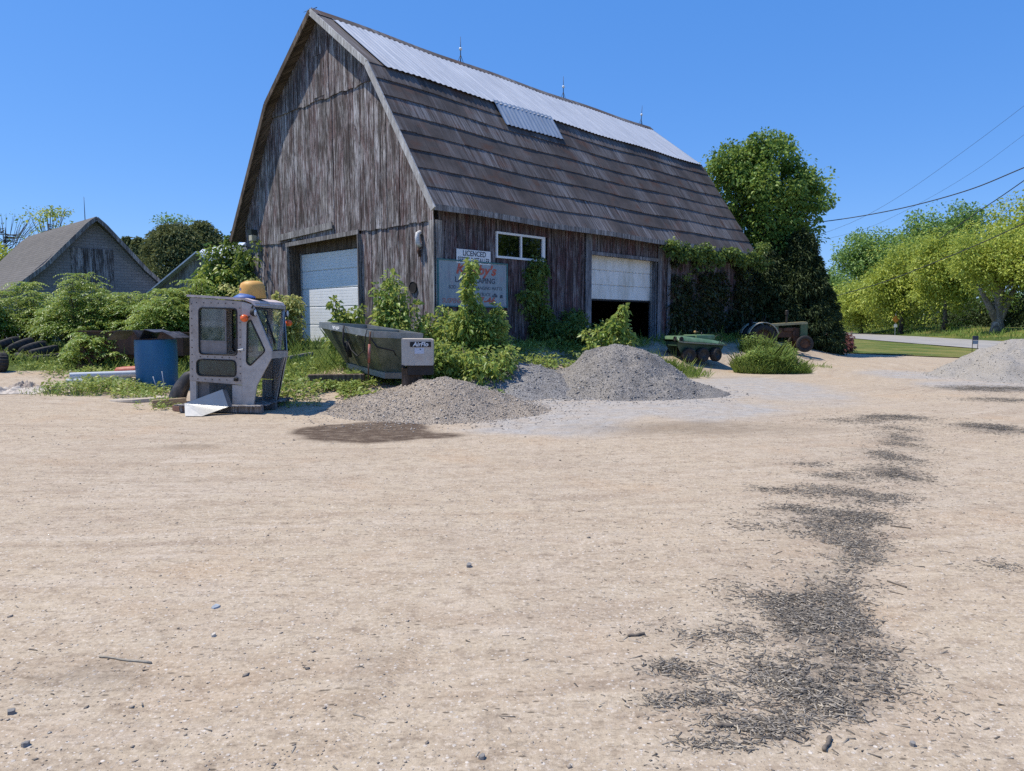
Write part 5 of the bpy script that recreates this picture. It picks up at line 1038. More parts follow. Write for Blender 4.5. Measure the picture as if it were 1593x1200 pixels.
# ================================================================== operator cab on its pallet
M_cab = pm('worn_grey_cab_paint', (.40, .355, .315), .5, .0, .14, 4, .08, 50, (.22, .17, .14), .45); M_cab2 = pm('silver_grey_panel', (.46, .43, .40), .42, .15, .12, 5, .06, 50, (.27, .24, .22), .4)
M_cabin = pm('dark_cab_lining', (.22, .205, .195), .8, var=.3); M_rubber = M_black; M_cglass = glassmat('cab_glass', (.50, .58, .54), .2, .03); M_cglass2 = glassmat('teal_cab_glass', (.10, .24, .25), .6, .03)  # cab_glass colour carries pale green-white reflections as well as dust
M_roofp = pm('chalky_roof_paint', (.62, .52, .49), .6, var=.15, dirt=(.35, .28, .24), dirt_amt=.5); M_bolt = pm('dark_bolt', (.09, .075, .065), .6, .4)
M_orange = NT('amber_lens'); M_orange = M_orange.done(M_orange.bsdf((.75, .13, .02), .25, 0, None, .6)); M_lampglass = pm('lamp_glass', (.70, .72, .74), .15, .2, .06)
px0 = -5.62
cabz = .15
cab = thing('tractor_cab', 'grey steel machine cab without its machine standing on a pallet', 'cab', (px0, 12.62, cabz), (0, R(1.6), R(-5)))
I = Matrix.Identity(4); T = Matrix.Translation
def bx(mb, x0, x1, y0, y1, z0, z1): return mb.box(((x0+x1)/2, (y0+y1)/2, (z0+z1)/2), (x1-x0, y1-y0, z1-z0))
CW = 1.24
def rr(x0, x1, z0, z1, r): return rounded([(x0, z0), (x1, z0), (x1, z1), (x0, z1)], r)
def side(y, near):
    d = plate('door', rounded([(0, .42), (.95, .38), (.95, 1.81), (.03, 1.86)], .02), [rr(.17, .87, .88, 1.70, .07), rr(.12, .85, .505, .81, .09)], .03, M_cab, cab, T((0, y, 0)))
    mb = MB()
    for (x0, x1, z0, z1, r) in ((.17, .87, .88, 1.70, .07), (.12, .85, .505, .81, .09)):
        mb.tube([(a, y-.018, b) for a, b in rr(x0+.012, x1-.012, z0+.012, z1-.012, r)], .014, 6, closed=True)
    mb.build('window_seal', M_rubber, d, True)
    mb = MB(); mb.box((.40, y+.008, 1.42), (.48, .006, .58)); mb.build('pane', M_cglass, d)
    mb = MB(); bx(mb, .17, .66, y-.006, y+.012, 1.11, 1.13); bx(mb, .64, .66, y-.006, y+.012, 1.12, 1.70); bx(mb, .17, .66, y+.0, y+.012, .88, 1.11); mb.build('slider_frame', M_cabin, d)
    mb = MB(); mb.box((.485, y+.006, .66), (.74, .006, .32)); mb.build('lower_pane', M_cglass2, d)
    mb = MB()
    pts = [(.05+.0*k, .5+.125*k) for k in range(11)]+[(.915, .45+.125*k) for k in range(11)]+[(.14+.13*k, 1.775) for k in range(6)]+[(.2+.13*k, .845) for k in range(6)]+[(.15+.13*k, .455) for k in range(6)]
    for a, b in pts: mb.lathe([(0, .010), (.008, .009), (.011, 0)], 8, T((a, y-.017 if near else y+.017, b)) @ Matrix.Rotation(R(90 if near else -90), 4, 'X'))
    mb.build('door_bolt', M_bolt, d)
    if near:
        mb = MB(); mb.rbox((.845, y-.035, .47), (.07, .05, .06), .012); mb.tube([(.845, y-.06, .47), (.86, y-.075, .50)], .02, 8); mb.build('handle', M_black, d)
        mb = MB(); mb.tube([(.88, y-.03, .98), (.98, y-.035, 1.0)], .012, 6); mb.box((.95, y-.025, .99), (.06, .02, .05)); mb.build('hinge', M_alu, d)
    if not near: return
    q = plate('quarter_panel', rounded([(.952, 1.81), (1.11, 1.77), (1.46, .97), (1.46, .85), (1.20, .37), (1.14, .0), (.952, .0)], .015), [rounded([(1.10, 1.53), (1.375, .98), (1.09, .70), (1.015, .76), (1.035, 1.47)], .05)], .035, M_cab2, cab, T((0, y, 0)))
    mb = MB(); mb.tube([(a, y-.02, b) for a, b in rounded([(1.10, 1.515), (1.36, .98), (1.09, .715), (1.03, .77), (1.047, 1.46)], .05)], .014, 6, closed=True); mb.build('window_seal', M_rubber, q, True)
    mb = MB(); mb.prism([(1.10, 1.53), (1.375, .98), (1.09, .70), (1.015, .76), (1.035, 1.47)], y-.003, y+.003); mb.build('quarter_pane', M_cglass, q)
side(0, True)
side(CW, False)
for q_ in ((0, .11, -.01, .05, .0, .42), (.0, .11, CW-.05, CW+.01, 0, .42), (.76, .95, .0, .03, .02, .37), (.76, .95, CW-.03, CW, .02, .37)): mb = MB(); bx(mb, *q_); mb.build('leg_post', M_cab2, cab)
mb = MB(); mb.add([(-.03, -.03, 1.87), (1.0, -.03, 1.835), (1.14, -.03, 1.79), (1.17, -.03, 1.74)]+[(-.03, CW+.03, 1.87), (1.0, CW+.03, 1.835), (1.14, CW+.03, 1.79), (1.17, CW+.03, 1.74)]+[(-.03, -.03, 1.91), (1.0, -.03, 1.875), (1.15, -.03, 1.83), (1.20, -.03, 1.75)]+[(-.03, CW+.03, 1.91), (1.0, CW+.03, 1.875), (1.15, CW+.03, 1.83), (1.20, CW+.03, 1.75)],
    [(0, 1, 5, 4), (1, 2, 6, 5), (2, 3, 7, 6), (8, 12, 13, 9), (9, 13, 14, 10), (10, 14, 15, 11), (0, 8, 9, 1), (1, 9, 10, 2), (2, 10, 11, 3), (4, 5, 13, 12), (5, 6, 14, 13), (6, 7, 15, 14), (0, 4, 12, 8), (3, 11, 15, 7)]); mb.build('roof', M_roofp, cab)
# front: belt bar, pillars, twisted windscreen
NP, NB, FB, FP, FF = (1.12, 0, 1.76), (1.46, 0, .97), (1.46, .64, .95), (1.16, CW, 1.72), (1.20, .80, .0)
mb = MB(); mb.bar(NP, NB, .05, .05); mb.bar(FP, FB, .05, .05); bx(mb, 1.44, 1.475, -.018, .67, .85, .975); mb.bar(FB, FF, .06, .06); mb.bar((1.17, CW, 1.75), (.97, CW, .03), .05, .05); mb.bar((1.145, 0, 1.765), (1.17, CW, 1.74), .07, .07); mb.build('front_frame', M_cab2, cab)
mb = MB(); mb.add([(1.15, .03, 1.72), (1.455, .03, .99), (1.455, .62, .97), (1.17, CW-.03, 1.70)], [(0, 1, 2), (0, 2, 3)]); mb.build('windscreen', M_cglass, cab, fix=False)
mb = MB(); mb.tube([(1.16, .03, 1.72), (1.465, .03, .99), (1.465, .62, .97), (1.18, CW-.03, 1.70)], .016, 6, closed=True); mb.tube([(1.47, .64, .93), (1.38, .68, .6), (1.24, .79, .05)], .018, 6); mb.build('windscreen_seal', M_rubber, cab, True)
mb = MB(); mb.tube([(1.20, .32, 1.66), (1.31, .30, 1.38), (1.42, .27, 1.10)], .012, 6); mb.tube([(1.24, .30, 1.57), (1.44, .22, 1.03)], .007, 5); mb.build('wiper', M_black, cab, True)
mb = MB(); bx(mb, .0, .03, 0, CW, .03, .95); bx(mb, 0, .03, 0, .09, .95, 1.84); bx(mb, 0, .03, CW-.09, CW, .95, 1.84); bx(mb, 0, .03, 0, CW, 1.72, 1.84); mb.build('rear_panel', M_cab, cab)
mb = MB(); mb.add([(.95, CW, .0), FF, (1.40, .67, .80), (.95, CW, .80)], [(0, 1, 2, 3)]); mb.add([(.95, CW+.02, .0), (1.2, .82, 0), (1.40, .69, .80), (.95, CW+.02, .80)], [(3, 2, 1, 0)]); mb.build('taper_panel', M_cab2, cab, fix=False)
mb = MB(); mb.box((.015, CW/2, 1.33), (.006, CW-.18, .78)); mb.build('rear_pane', M_cglass, cab)
mb = MB(); bx(mb, .02, 1.16, .02, CW-.02, .0, .035); bx(mb, .05, .3, .08, CW-.08, .03, .45); bx(mb, 1.0, 1.06, .1, .5, .6, .7); mb.build('floor_pan', M_cabin, cab)
def lamp(y, sg_):
    mb = MB(); Mx = T((1.19, y, 1.63)) @ Matrix.Rotation(R(90), 4, 'Y'); mb.lathe([(0, -.07), (.04, -.06), (.062, -.02), (.066, .02), (.058, .025)], 18, Mx); mb.tube([(1.15, y, 1.70), (1.17, y, 1.76)], .015, 6); h = mb.build('headlight', M_black, cab, True)
    mb = MB(); mb.lathe([(0, .036), (.03, .034), (.058, .022)], 18, Mx); mb.build('lens', M_lampglass, h, True)
    mb = MB(); Mo = T((1.03 if sg_ < 0 else 1.22, y+sg_*.03, 1.53 if sg_ < 0 else 1.45)) @ Matrix.Rotation(R(90), 4, 'X'); mb.lathe([(0, -.06), (.05, -.052), (.062, -.02), (.062, .02), (.05, .052), (0, .06)], 18, Mo); o = mb.build('indicator', M_orange, cab, True)
    mb = MB(); mb.tube([(1.05, y, 1.50), (1.1, y, 1.57)] if sg_ < 0 else [(1.16, y, 1.5), (1.2, y, 1.46)], .014, 6); mb.build('bracket', M_black, o, True)
lamp(-.07, -1); lamp(CW+.09, 1)
# pallet
pal = thing('pallet', 'broken grey wooden pallet under the machine cab', 'pallet', (px0+.62, 13.1, gzz(px0+.6, 13.1)), (0, 0, R(-6)))
for k in range(7):
    mb = MB(); mb.av = random.random(); mb.rbox((random.uniform(-.03, .03), -.62+k*.2, .125), (1.55, .13, .022), .004); mb.build('deck_board', M_trim, pal)
for y_ in (-.55, 0, .55):
    mb = MB(); mb.av = random.random(); mb.rbox((0, y_, .055), (1.5, .09, .11), .006); mb.build('stringer', M_trim, pal)
# bent aluminium sheet leaning at the cab door
mb = MB(); pts = [gy(287, 628, 12.42), gy(346, 606, 12.38), gy(355, 633, 12.30), gy(314, 649, 12.03), gy(288, 649, 12.05)]; pts = [Vector([float(c) for c in p]) for p in pts]
for i in (3, 4): pts[i].z = gzz(pts[i].x, pts[i].y)+.01
c0 = sum(pts, Vector())/5; vs = [p-c0 for p in pts]; nn = (vs[1]-vs[0]).cross(vs[3]-vs[0]).normalized()*.005
mb.add(vs+[v_+nn for v_ in vs]+[vs[1]+Vector((.03, .12, -.02)), vs[2]+Vector((.03, .12, -.02))], [(0, 1, 2, 3), (0, 3, 4), (5, 8, 7, 6), (5, 9, 8), (0, 5, 6, 1), (2, 7, 8, 3), (3, 8, 9, 4), (4, 9, 5, 0), (1, 10, 11, 2)])
o = mb.build('sheet_metal', pm('bare_aluminium', (.30, .305, .31), .42, .8, .1, 3, .1, 20), None, False, c0); tag(o, 'bent bare aluminium sheet leaning against the bottom of the cab', 'sheet metal')
# ---- giant cap resting on the cab roof
M_yel = pm('yellow_orange_cap', (.66, .36, .09), .55, var=.12, scale=5, dirt=(.50, .22, .08), dirt_amt=.4); M_vis = pm('blue_visor', (.06, .13, .36), .5, var=.2)
cp = thing('cap', 'oversized yellow cap with a blue visor resting on the cab roof', 'cap', (px0+1.03, 12.95, cabz+1.86), (0, R(2), R(-138))); cp.scale = (.93, .93, .9)
mb = MB(); prof = [(.235, -.01), (.24, .03), (.232, .14), (.22, .24), (.195, .295), (.13, .325), (.05, .335), (0, .337)]; mb.lathe(prof, 32); mb.build('crown', M_yel, cp, True)
mb = MB(); n = 22
for k in range(n+1):
    a = R(-78+156*k/n); ro = .225+.15*math.cos(a)**.8 if abs(math.cos(a)) > 0 else .225
    for r_o, z_ in ((.215, .075*math.cos(a)+.03), (ro, .0+.015*math.cos(a)), (ro-.005, -.012), (.21, .06*math.cos(a)+.012)): mb.v.append((r_o*math.cos(a), r_o*math.sin(a), z_))
for k in range(n):
    for q in range(4): i = k*4; mb.f.append((i+q, i+(q+1) % 4, i+4+(q+1) % 4, i+4+q)); mb.m.append(0); mb.a.append(.5)
mb.build('visor', M_vis, cp, True)
mb = MB()
for k in range(8):
    a0, a1 = -.17+.34*k/8, -.17+.34*(k+1)/8; h0 = .045*(1 if 1 < k < 6 else .55)
    mb.add([(.218*math.cos(a), .218*math.sin(a), z_) for a, z_ in ((a0, .165-h0), (a1, .165-h0), (a1, .165+h0*.8), (a0, .165+h0*.8))]+[(.231*math.cos(a), .231*math.sin(a), z_) for a, z_ in ((a0, .165-h0), (a1, .165-h0), (a1, .165+h0*.8), (a0, .165+h0*.8))], [(4, 5, 6, 7), (0, 1, 5, 4), (2, 3, 7, 6), (0, 4, 7, 3), (1, 2, 6, 5)])
mb.build('emblem', pm('slate_emblem', (.16, .17, .24), .6, var=.4, scale=30), cp)

# ================================================================== salt spreader
Npt, ax = Vector((-2.79, 14.5, 1.395)), Vector((-1.5, 1.85, .175)).normalized(); wv = Vector((.90, .70, -.062)).normalized(); upv = wv.cross(ax).normalized()
if upv.z < 0: upv = -upv
wv = (wv-ax*wv.dot(ax)).normalized()
MS = Matrix((ax, wv, upv)).transposed().to_4x4()
if MS.determinant() < 0: pass
sp_ = thing('salt_spreader', 'dull steel v shaped salt spreader hopper with a cream engine box', 'salt spreader', Npt); sp_.matrix_world = Matrix.Translation(Npt) @ MS
M_steel = pm('dull_stainless_steel', (.30, .305, .30), .42, .55, .14, 3, .1, 40, (.20, .21, .17), .6); M_hop = pm('mossy_hopper_steel', (.19, .20, .135), .5, .35, .35, 2.2, .15, 30, (.06, .075, .035), .7)
M_cream = pm('cream_engine_box', (.52, .47, .40), .5, var=.08, scale=4, dirt=(.42, .27, .18), dirt_amt=.35)
LH, WH, DH = 2.38, 1.16, .82
# local axes: x along the hopper (away), y across (to the right), z up
mb = MB(); bw = .2; yc = WH/2; zb = -DH
outer = [(0, -.10), (0, .0), (.0, -.10)]
vs = [(0, 0, -.09), (LH, 0, -.09), (LH, WH, -.09), (0, WH, -.09), (.12, yc-bw, zb), (LH-.55, yc-bw, zb), (LH-.55, yc+bw, zb), (.12, yc+bw, zb)]
mb.add(vs, [(0, 1, 5, 4), (1, 2, 6, 5), (2, 3, 7, 6), (3, 0, 4, 7), (4, 5, 6, 7)])
hp = mb.build('hopper', M_hop, sp_)
mb = MB()
for (a, b) in (((-.02, 0), (LH+.02, 0)), ((-.02, WH), (LH+.02, WH))): mb.bar((a[0], a[1], -.05), (b[0], b[1], -.05), .06, .13)
for x_ in (0, LH): mb.bar((x_, .03, -.05), (x_, WH-.03, -.05), .05, .128)
mb.bar((.9, .03, -.02), (.9, WH-.03, -.02), .04, .05); mb.build('rim', M_steel, sp_)
for x_ in (.55, 1.15, 1.75):
    mb = MB(); k_ = .6; a = Vector((x_, -.02, -.11)); b = Vector((x_*.9+.05, yc-bw-.02, zb+.03)); mb.bar(a, b, .10, .045, up=(1, 0, 0)); mb.build('hopper_rib', M_hop, sp_)
mb = MB(); bx(mb, -.02, 1.7, yc-bw-.03, yc+bw+.03, zb-.12, zb-.002); mb.build('conveyor_trough', M_steel, sp_)
Mi = MS.inverted().to_3x3()
# engine box, squared to the camera side
eb0 = Mi @ (Vector((xat(648, 14.0), 14.0, zat(568, 14.0)))-Npt)
mb = MB(); mb.prism([(0, 0), (.60, 0), (.60, .44), (.55, .475), (0, .515)], 0, .56, Matrix.Identity(4))
Tb = Matrix.Translation(Vector((xat(624, 13.95), 13.95, zat(569, 13.95)))) @ Matrix.Rotation(R(4), 4, 'Z')
W2L = (Matrix.Translation(Npt) @ MS).inverted()
mb = MB(); mb.prism([(0, 0), (.60, 0), (.60, .48), (.56, .505), (0, .51)], 0, .62, W2L @ Tb); ebx = mb.build('engine_box', M_cream, sp_); ebx['label'] = 'cream engine box with a dark maker decal'
mb = MB(); mb.box((.245+.12, -.004, .405), (.40, .006, .10), W2L @ Tb); dc = mb.build('decal_panel', M_black, ebx)
text('AirFlo', .115, M_wht, ebx, W2L @ Tb @ frame_M((.365, -.0085, .405), (1, 0, 0), (0, -1, 0)), 'lettering', .2, .30, .003)
mb = MB(); mb.box((.34, -.003, .28), (.18, .005, .11), W2L @ Tb); mb.build('notice_sticker', pm('pale_blue_sticker', (.55, .58, .66), .5, var=.1), ebx)
mb = MB(); mb.lathe([(0, .004), (.012, .003), (.013, 0)], 10, W2L @ Tb @ T((.36, -.006, .31)) @ Matrix.Rotation(R(90), 4, 'X')); mb.build('latch', M_black, ebx)
mb = MB(); mb.box((.01, .3, -.015), (.05, .62, .05), W2L @ Tb); mb.box((.35, .34, -.1), (.5, .5, .18), W2L @ Tb); mb.build('spinner_frame', M_iron, sp_)
text('AirFlo', .10, M_wht, sp_, frame_M((1.55, -.034, -.05), (-1, 0, 0), (0, -1, 0)), 'lettering', .2, .34, .003)
mb = MB()
mb.tube([(1.12, -.06, .02), (1.05, -.10, -.05), (.98, -.12, -.3), (1.0, -.02, -.5), (.98, .08, -.62)], .022, 7)
mb.tube([(.12, -.05, .03), (.10, -.08, -.1), (.14, -.07, -.4), (.5, -.02, -.55), (.8, -.02, -.45), (1.0, -.03, -.25)], .012, 6)
mb.tube([(.02, -.04, -.1), (-.08, .1, -.3), (-.2, .4, -.35), (-.15, .5, -.45)], .016, 6)
mb.build('hose', M_black, sp_, True)
mb = MB(); mb.tube([(1.0, -.03, -.3), (.99, .06, -.62)], [.07, .05], 10); mb.build('motor', M_black, sp_, True)
mb = MB(); mb.tube([(-.03, -.05, -.25), (-.03, -.04, -.62)], .026, 8); mb.build('jack_leg', pm('faded_red_handle', (.38, .12, .09), .6, var=.3, dirt=(.4, .36, .33)), sp_, True)
mb = MB(); mb.tube([(-.03, -.05, .0), (-.03, -.05, -.26)], .018, 8); mb.tube([(-.03, -.04, -.6), (-.03, -.03, -.95)], .016, 8); mb.build('jack_post', M_rust, sp_, True)
for (px, dep, w, lb) in ((640, 14.35, .36, 'wooden block under the engine box of the salt spreader'), (585, 15.6, .3, 'wooden block under the middle of the salt spreader hopper')):
    x = xat(px, dep); z = gzz(x, dep); h = max(.12, zat(572 if px > 600 else 560, dep)-z); mb = MB(); mb.av = .8; mb.rbox((0, 0, h/2-.03), (w, .35, h+.06), .02); o = mb.build('timber_block', M_brownwood, None, False, (x, dep, z)); tag(o, lb, 'timber', 'blocks under the salt spreader')
def timber(label, p0, p1, w, h, mat, av=.5, name='timber'):
    a, b = Vector([float(q) for q in p0]), Vector([float(q) for q in p1]); c = (a+b)/2; d = b-a; mb = MB(); mb.av = av; L = d.length
    mb.rbox((0, 0, 0), (L, w, h), min(w, h)*.12); o = mb.build(name, mat, None, False, c); o.rotation_euler = (0, -math.asin(d.z/L), math.atan2(d.y, d.x)); tag(o, label, 'timber'); return o
def on(px, dep, h): x = xat(px, dep); return (x, dep, gzz(x, dep)+h)
timber('weathered beam lying in the weeds in front of the salt spreader', on(478, 15.0, .17), on(566, 15.0, .17), .16, .15, M_brownwood, .2)
timber('pale plank in the grass before the closed garage door', on(432, 17.6, .2), on(486, 17.9, .2), .14, .08, M_trim, .1)
timber('squared timber lying by the back corner of the cab', on(231, 13.3, .07), on(285, 13.6, .09), .12, .13, pm('tan_timber', (.33, .25, .16), .9, var=.25, stretch=(.4, 4, 4)), .2)
timber('reddish broken timber under the aluminium sheet', on(268, 12.8, .06), on(300, 12.5, .05), .14, .10, pm('red_brown_timber', (.22, .12, .085), .9, var=.3, stretch=(.4, 4, 4)), .2)
# ================================================================== junk on the left
M_bluep = pm('blue_plastic', (.012, .13, .29), .42, var=.18, scale=2.2, dirt=(.05, .14, .22), dirt_amt=.4, stretch=(1, 1, .4))
dep = 16.2; x = xat(241, dep); z = gzz(x, dep)
tk = thing('storage_tank', 'upright blue plastic tank with an open top among the weeds', 'tank', (x, dep, z)); mb = MB(); rt = .435
mb.lathe([(0, .0), (rt*.96, 0), (rt, .06), (rt*.985, .35), (rt*1.01, .6), (rt*.995, 1.0), (rt*1.0, 1.06), (rt*.95, 1.06), (rt*.93, .1), (0, .08)], 32); mb.build('shell', M_bluep, tk, 50)
mb = MB(); mb.lathe([(rt*1.0, .0), (rt*1.035, .02), (rt*1.035, .05), (rt*1.0, .07)], 32); mb.build('rim', M_bluep, tk, 50)
# bent black sheet lying on the tank
M_blk = pm('black_sheet', (.03, .028, .032), .5, var=.3, scale=3, dirt=(.16, .145, .15), dirt_amt=.6)
pr = [(-.83, .0), (-.60, .20), (-.24, .205), (-.12, .02), (-.02, .22), (.20, .16), (.36, .17), (.52, .09), (.62, .03)]
mb = MB(); n = len(pr); vs = []
for y_, k in ((-.42, 1), (.38, .96)): vs += [(a, y_+.05*math.sin(a*4), b*k) for a, b in pr]
vs += [(a, b, c-.014) for a, b, c in vs]; fs_ = []
for i in range(n-1): fs_ += [(i, i+1, n+i+1, n+i), (2*n+i, 3*n+i, 3*n+i+1, 2*n+i+1), (i, 2*n+i, 2*n+i+1, i+1), (n+i, n+i+1, 3*n+i+1, 3*n+i)]
fs_ += [(0, n, 3*n, 2*n), (n-1, 3*n-1, 4*n-1, 2*n-1)]; mb.add(vs, fs_)
o = mb.build('bent_sheet', M_blk, None, False, (x-.02, dep, z+1.075)); tag(o, 'bent black sheet lying across the top of the blue tank', 'sheet')
# rusty trough and the stand it rests on
dep2 = 19.0; zt0 = gzz(xat(200, dep2), dep2)
tr = thing('steel_trough', 'long dark rusty steel trough behind the blue tank', 'trough', (xat(216, dep2), dep2, zat(551, dep2)), (0, R(1), R(-4))); Lx, Ly, Hz = 2.75, .75, .56
mb = MB()
for a in ((0, -Ly/2, Hz/2, Lx, .02, Hz), (0, Ly/2, Hz/2, Lx, .02, Hz), (-Lx/2, 0, Hz/2, .02, Ly-.02, Hz), (Lx/2, 0, Hz/2, .02, Ly-.02, Hz), (0, 0, .01, Lx-.02, Ly-.02, .02)): mb.box(a[:3], a[3:])
mb.build('shell', M_rust, tr)
mb = MB()
for y_ in (-Ly/2-.015, Ly/2+.015): mb.box((0, y_, Hz+.01), (Lx+.04, .06, .03))
for x_ in (-Lx/2, Lx/2): mb.box((x_, 0, Hz+.012), (.05, Ly-.03, .028))
mb.build('rim', M_rust, tr)
st = thing('steel_stand', 'rusty steel stand with thin legs carrying the trough', 'stand', (xat(160, 18.6), 18.6, gzz(xat(160, 18.6), 18.6))); hz_ = zat(556, 18.6)-gzz(xat(160, 18.6), 18.6)
mb = MB(); mb.bar((-.78, 0, hz_), (1.7, .35, hz_), .12, .10); mb.bar((-.72, .5, hz_-.005), (1.7, .75, hz_-.005), .1, .10); mb.build('beam', M_rust, st)
for a, b in ((-.66, .02), (-.40, .05), (1.3, .3)):
    mb = MB(); mb.bar((a, b, .05), (a, b, hz_-.05), .05, .05); mb.build('leg', M_rust, st)
mb = MB(); mb.bar((-.60, -.06, hz_+.42), (-.22, -.10, .06), .06, .06, up=(0, 1, 0)); mb.build('brace', M_rust, st)
mb = MB(); mb.rbox((-.36, 0, .06), (.55, .3, .15), .01); mb.build('foot_plate', M_rust, st)
# red container
x = xat(196, 17.6); mb = MB(); Mr = Matrix.Rotation(R(90), 4, 'Y'); mb.lathe([(0, -.30), (.06, -.295), (.105, -.25), (.115, -.1), (.11, .1), (.115, .24), (.10, .30), (.05, .32), (0, .32)], 16, Mr); o = mb.build('red_canister', pm('faded_red_plastic', (.42, .09, .055), .55, var=.2, scale=6, dirt=(.5, .25, .18)), None, True, (x, 17.6, gzz(x, 17.6)+.13)); o.rotation_euler = (0, R(-4), R(8)); tag(o, 'faded red plastic canister lying behind the weeds', 'canister')
# pipes
M_pvc = pm('white_pvc', (.60, .63, .66), .4, var=.07, dirt=(.42, .40, .36), dirt_amt=.4)
for (px, up, ln, rz_, lb) in ((109, .125, 1.5, 34, 'upper white plastic pipe of the three by the weeds'), (114, 0, 1.2, 44, 'lower white plastic pipe of the three by the weeds'), (103, 0, 1.2, 40, 'rearmost white plastic pipe of the three by the weeds')):
    d_ = 15.4; r_ = .075; p = gpt(px, 600 if not up else 599); mb = MB(); Mp = Matrix.Rotation(R(rz_), 4, 'Z') @ Matrix.Rotation(R(90), 4, 'Y')
    mb.lathe([(r_, 0), (r_, ln), (r_*.86, ln), (r_*.86, 0), (r_, 0)], 18, Mp); o = mb.build('pipe', M_pvc, None, 50, (p[0], p[1], p[2]+r_+up)); tag(o, lb, 'pipe', 'white pipes by the weeds')
# crumpled cloth
def cloth(label, px, py, w, d, h, seed, mat):
    p = gpt(px, py); n = 40; mb = MB()
    for j in range(n+1):
        for i in range(n+1):
            a, b = (i/n-.5)*2, (j/n-.5)*2; e = max(abs(a), abs(b)); rag = 1+.25*(fbm(math.atan2(b, a)*2+seed, 3.3, 2)-.4); X_ = a*w*rag; Y_ = b*d*rag+.12*d*math.sin(a*5)
            k = max(0, 1-e**3); z = h*k*(.15+1.3*abs(fbm(a*3+seed, b*2.2, 3)-.42)*2)+.008; mb.v.append((X_, Y_, float(z)+gzz(p[0]+X_, p[1]+Y_)-p[2]))
    for j in range(n):
        for i in range(n): q = j*(n+1)+i; mb.f.append((q, q+1, q+n+2, q+n+1)); mb.m.append(0); mb.a.append(.5)
    o = mb.build('tarp', mat, None, True, p); tag(o, label, 'tarp'); return o
M_cloth = pm('dirty_white_cloth', (.56, .50, .43), .9, var=.2, scale=5, dirt=(.22, .17, .13), dirt_amt=.7); M_cloth2 = pm('brown_stained_cloth', (.44, .37, .30), .9, var=.25, scale=5, dirt=(.14, .10, .08), dirt_amt=.7)
cloth('crumpled dirty white cloth lying at the left edge of the yard', 22, 611, .62, .25, .16, 1, M_cloth); cloth('stained brown cloth bunched behind the crumpled white cloth', 38, 604, .30, .22, .24, 4, M_cloth2); cloth('flat dirty white cloth stretching towards the pipes', 72, 606, .42, .2, .09, 7, M_cloth); cloth('small dirty cloth heap in front of the pipe ends', 98, 609, .30, .22, .17, 9, M_cloth2)
p = gpt(214, 623); mb = MB(); n = 18; top = []
for k in range(n):
    a = 2*math.pi*k/n; q = .85+.2*fbm(k*.7, 2.2, 2); top.append((.60*math.cos(a)*q, .42*math.sin(a)*q))
mb.add([(a, b, 0) for a, b in top]+[(a*.98, b*.98, .045+.02*math.sin(a*3)) for a, b in top], [tuple(range(n))[::-1], tuple(range(n, 2*n))]+[(k, (k+1) % n, (k+1) % n+n, k+n) for k in range(n)])
o = mb.build('flat_slab', pm('pale_slab', (.45, .39, .32), .9, var=.15, scale=3, dirt=(.30, .24, .18)), None, False, p); tag(o, 'pale flat rounded slab lying in front of the blue tank', 'slab')
# black curved plastic leaning beside the cab
x = xat(281, 13.9); mb = MB(); n = 14; vs = []
for j in range(9):
    u_ = j/8
    for k in range(n+1):
        a = R(100+175*k/n); r_ = .30+.05*u_; vs.append((r_*math.cos(a)*(1-.25*u_)+.22*u_*u_, r_*math.sin(a), .66*u_-.04*math.cos(a*2)*u_))
m0 = len(vs); vs += [(a*.94+.01, b*.94, c) for a, b, c in vs]; fs_ = []
for j in range(8):
    for k in range(n): q = j*(n+1)+k; fs_ += [(q, q+1, q+n+2, q+n+1), (m0+q, m0+q+n+1, m0+q+n+2, m0+q+1)]
for k in range(n): fs_ += [(k, m0+k, m0+k+1, k+1), (8*(n+1)+k, 8*(n+1)+k+1, m0+8*(n+1)+k+1, m0+8*(n+1)+k)]
for j in range(8): q = j*(n+1); fs_ += [(q, q+n+1, m0+q+n+1, m0+q), (q+n, m0+q+n, m0+q+2*n+1, q+2*n+1)]
mb.add(vs, fs_); o = mb.build('plastic_shell', pm('matt_black_plastic', (.022, .02, .02), .55, var=.3, scale=3, dirt=(.12, .10, .09), dirt_amt=.5), None, True, (x, 13.9, gzz(x, 13.9)-.02)); o.rotation_euler = (0, R(8), R(10)); tag(o, 'curved black plastic shell leaning between the blue tank and the cab', 'plastic shell')
# bent rods by the tank
for (a, b, c, lb) in (((246, 620), (238, 586), 15.2, 'thin bare rod leaning beside the blue tank'), ((254, 605), (252, 578), 15.1, 'thin upright rod beside the black plastic shell')):
    mb = MB(); p0 = gy(*a, c); p1 = gy(*b, c-.05); p0[2] = min(p0[2], gzz(p0[0], p0[1])); mb.tube([p0-p0, (p1-p0)*.5+np.array([.02, 0, 0]), p1-p0], .009, 6); o = mb.build('metal_rod', M_alu, None, True, p0); tag(o, lb, 'rod')
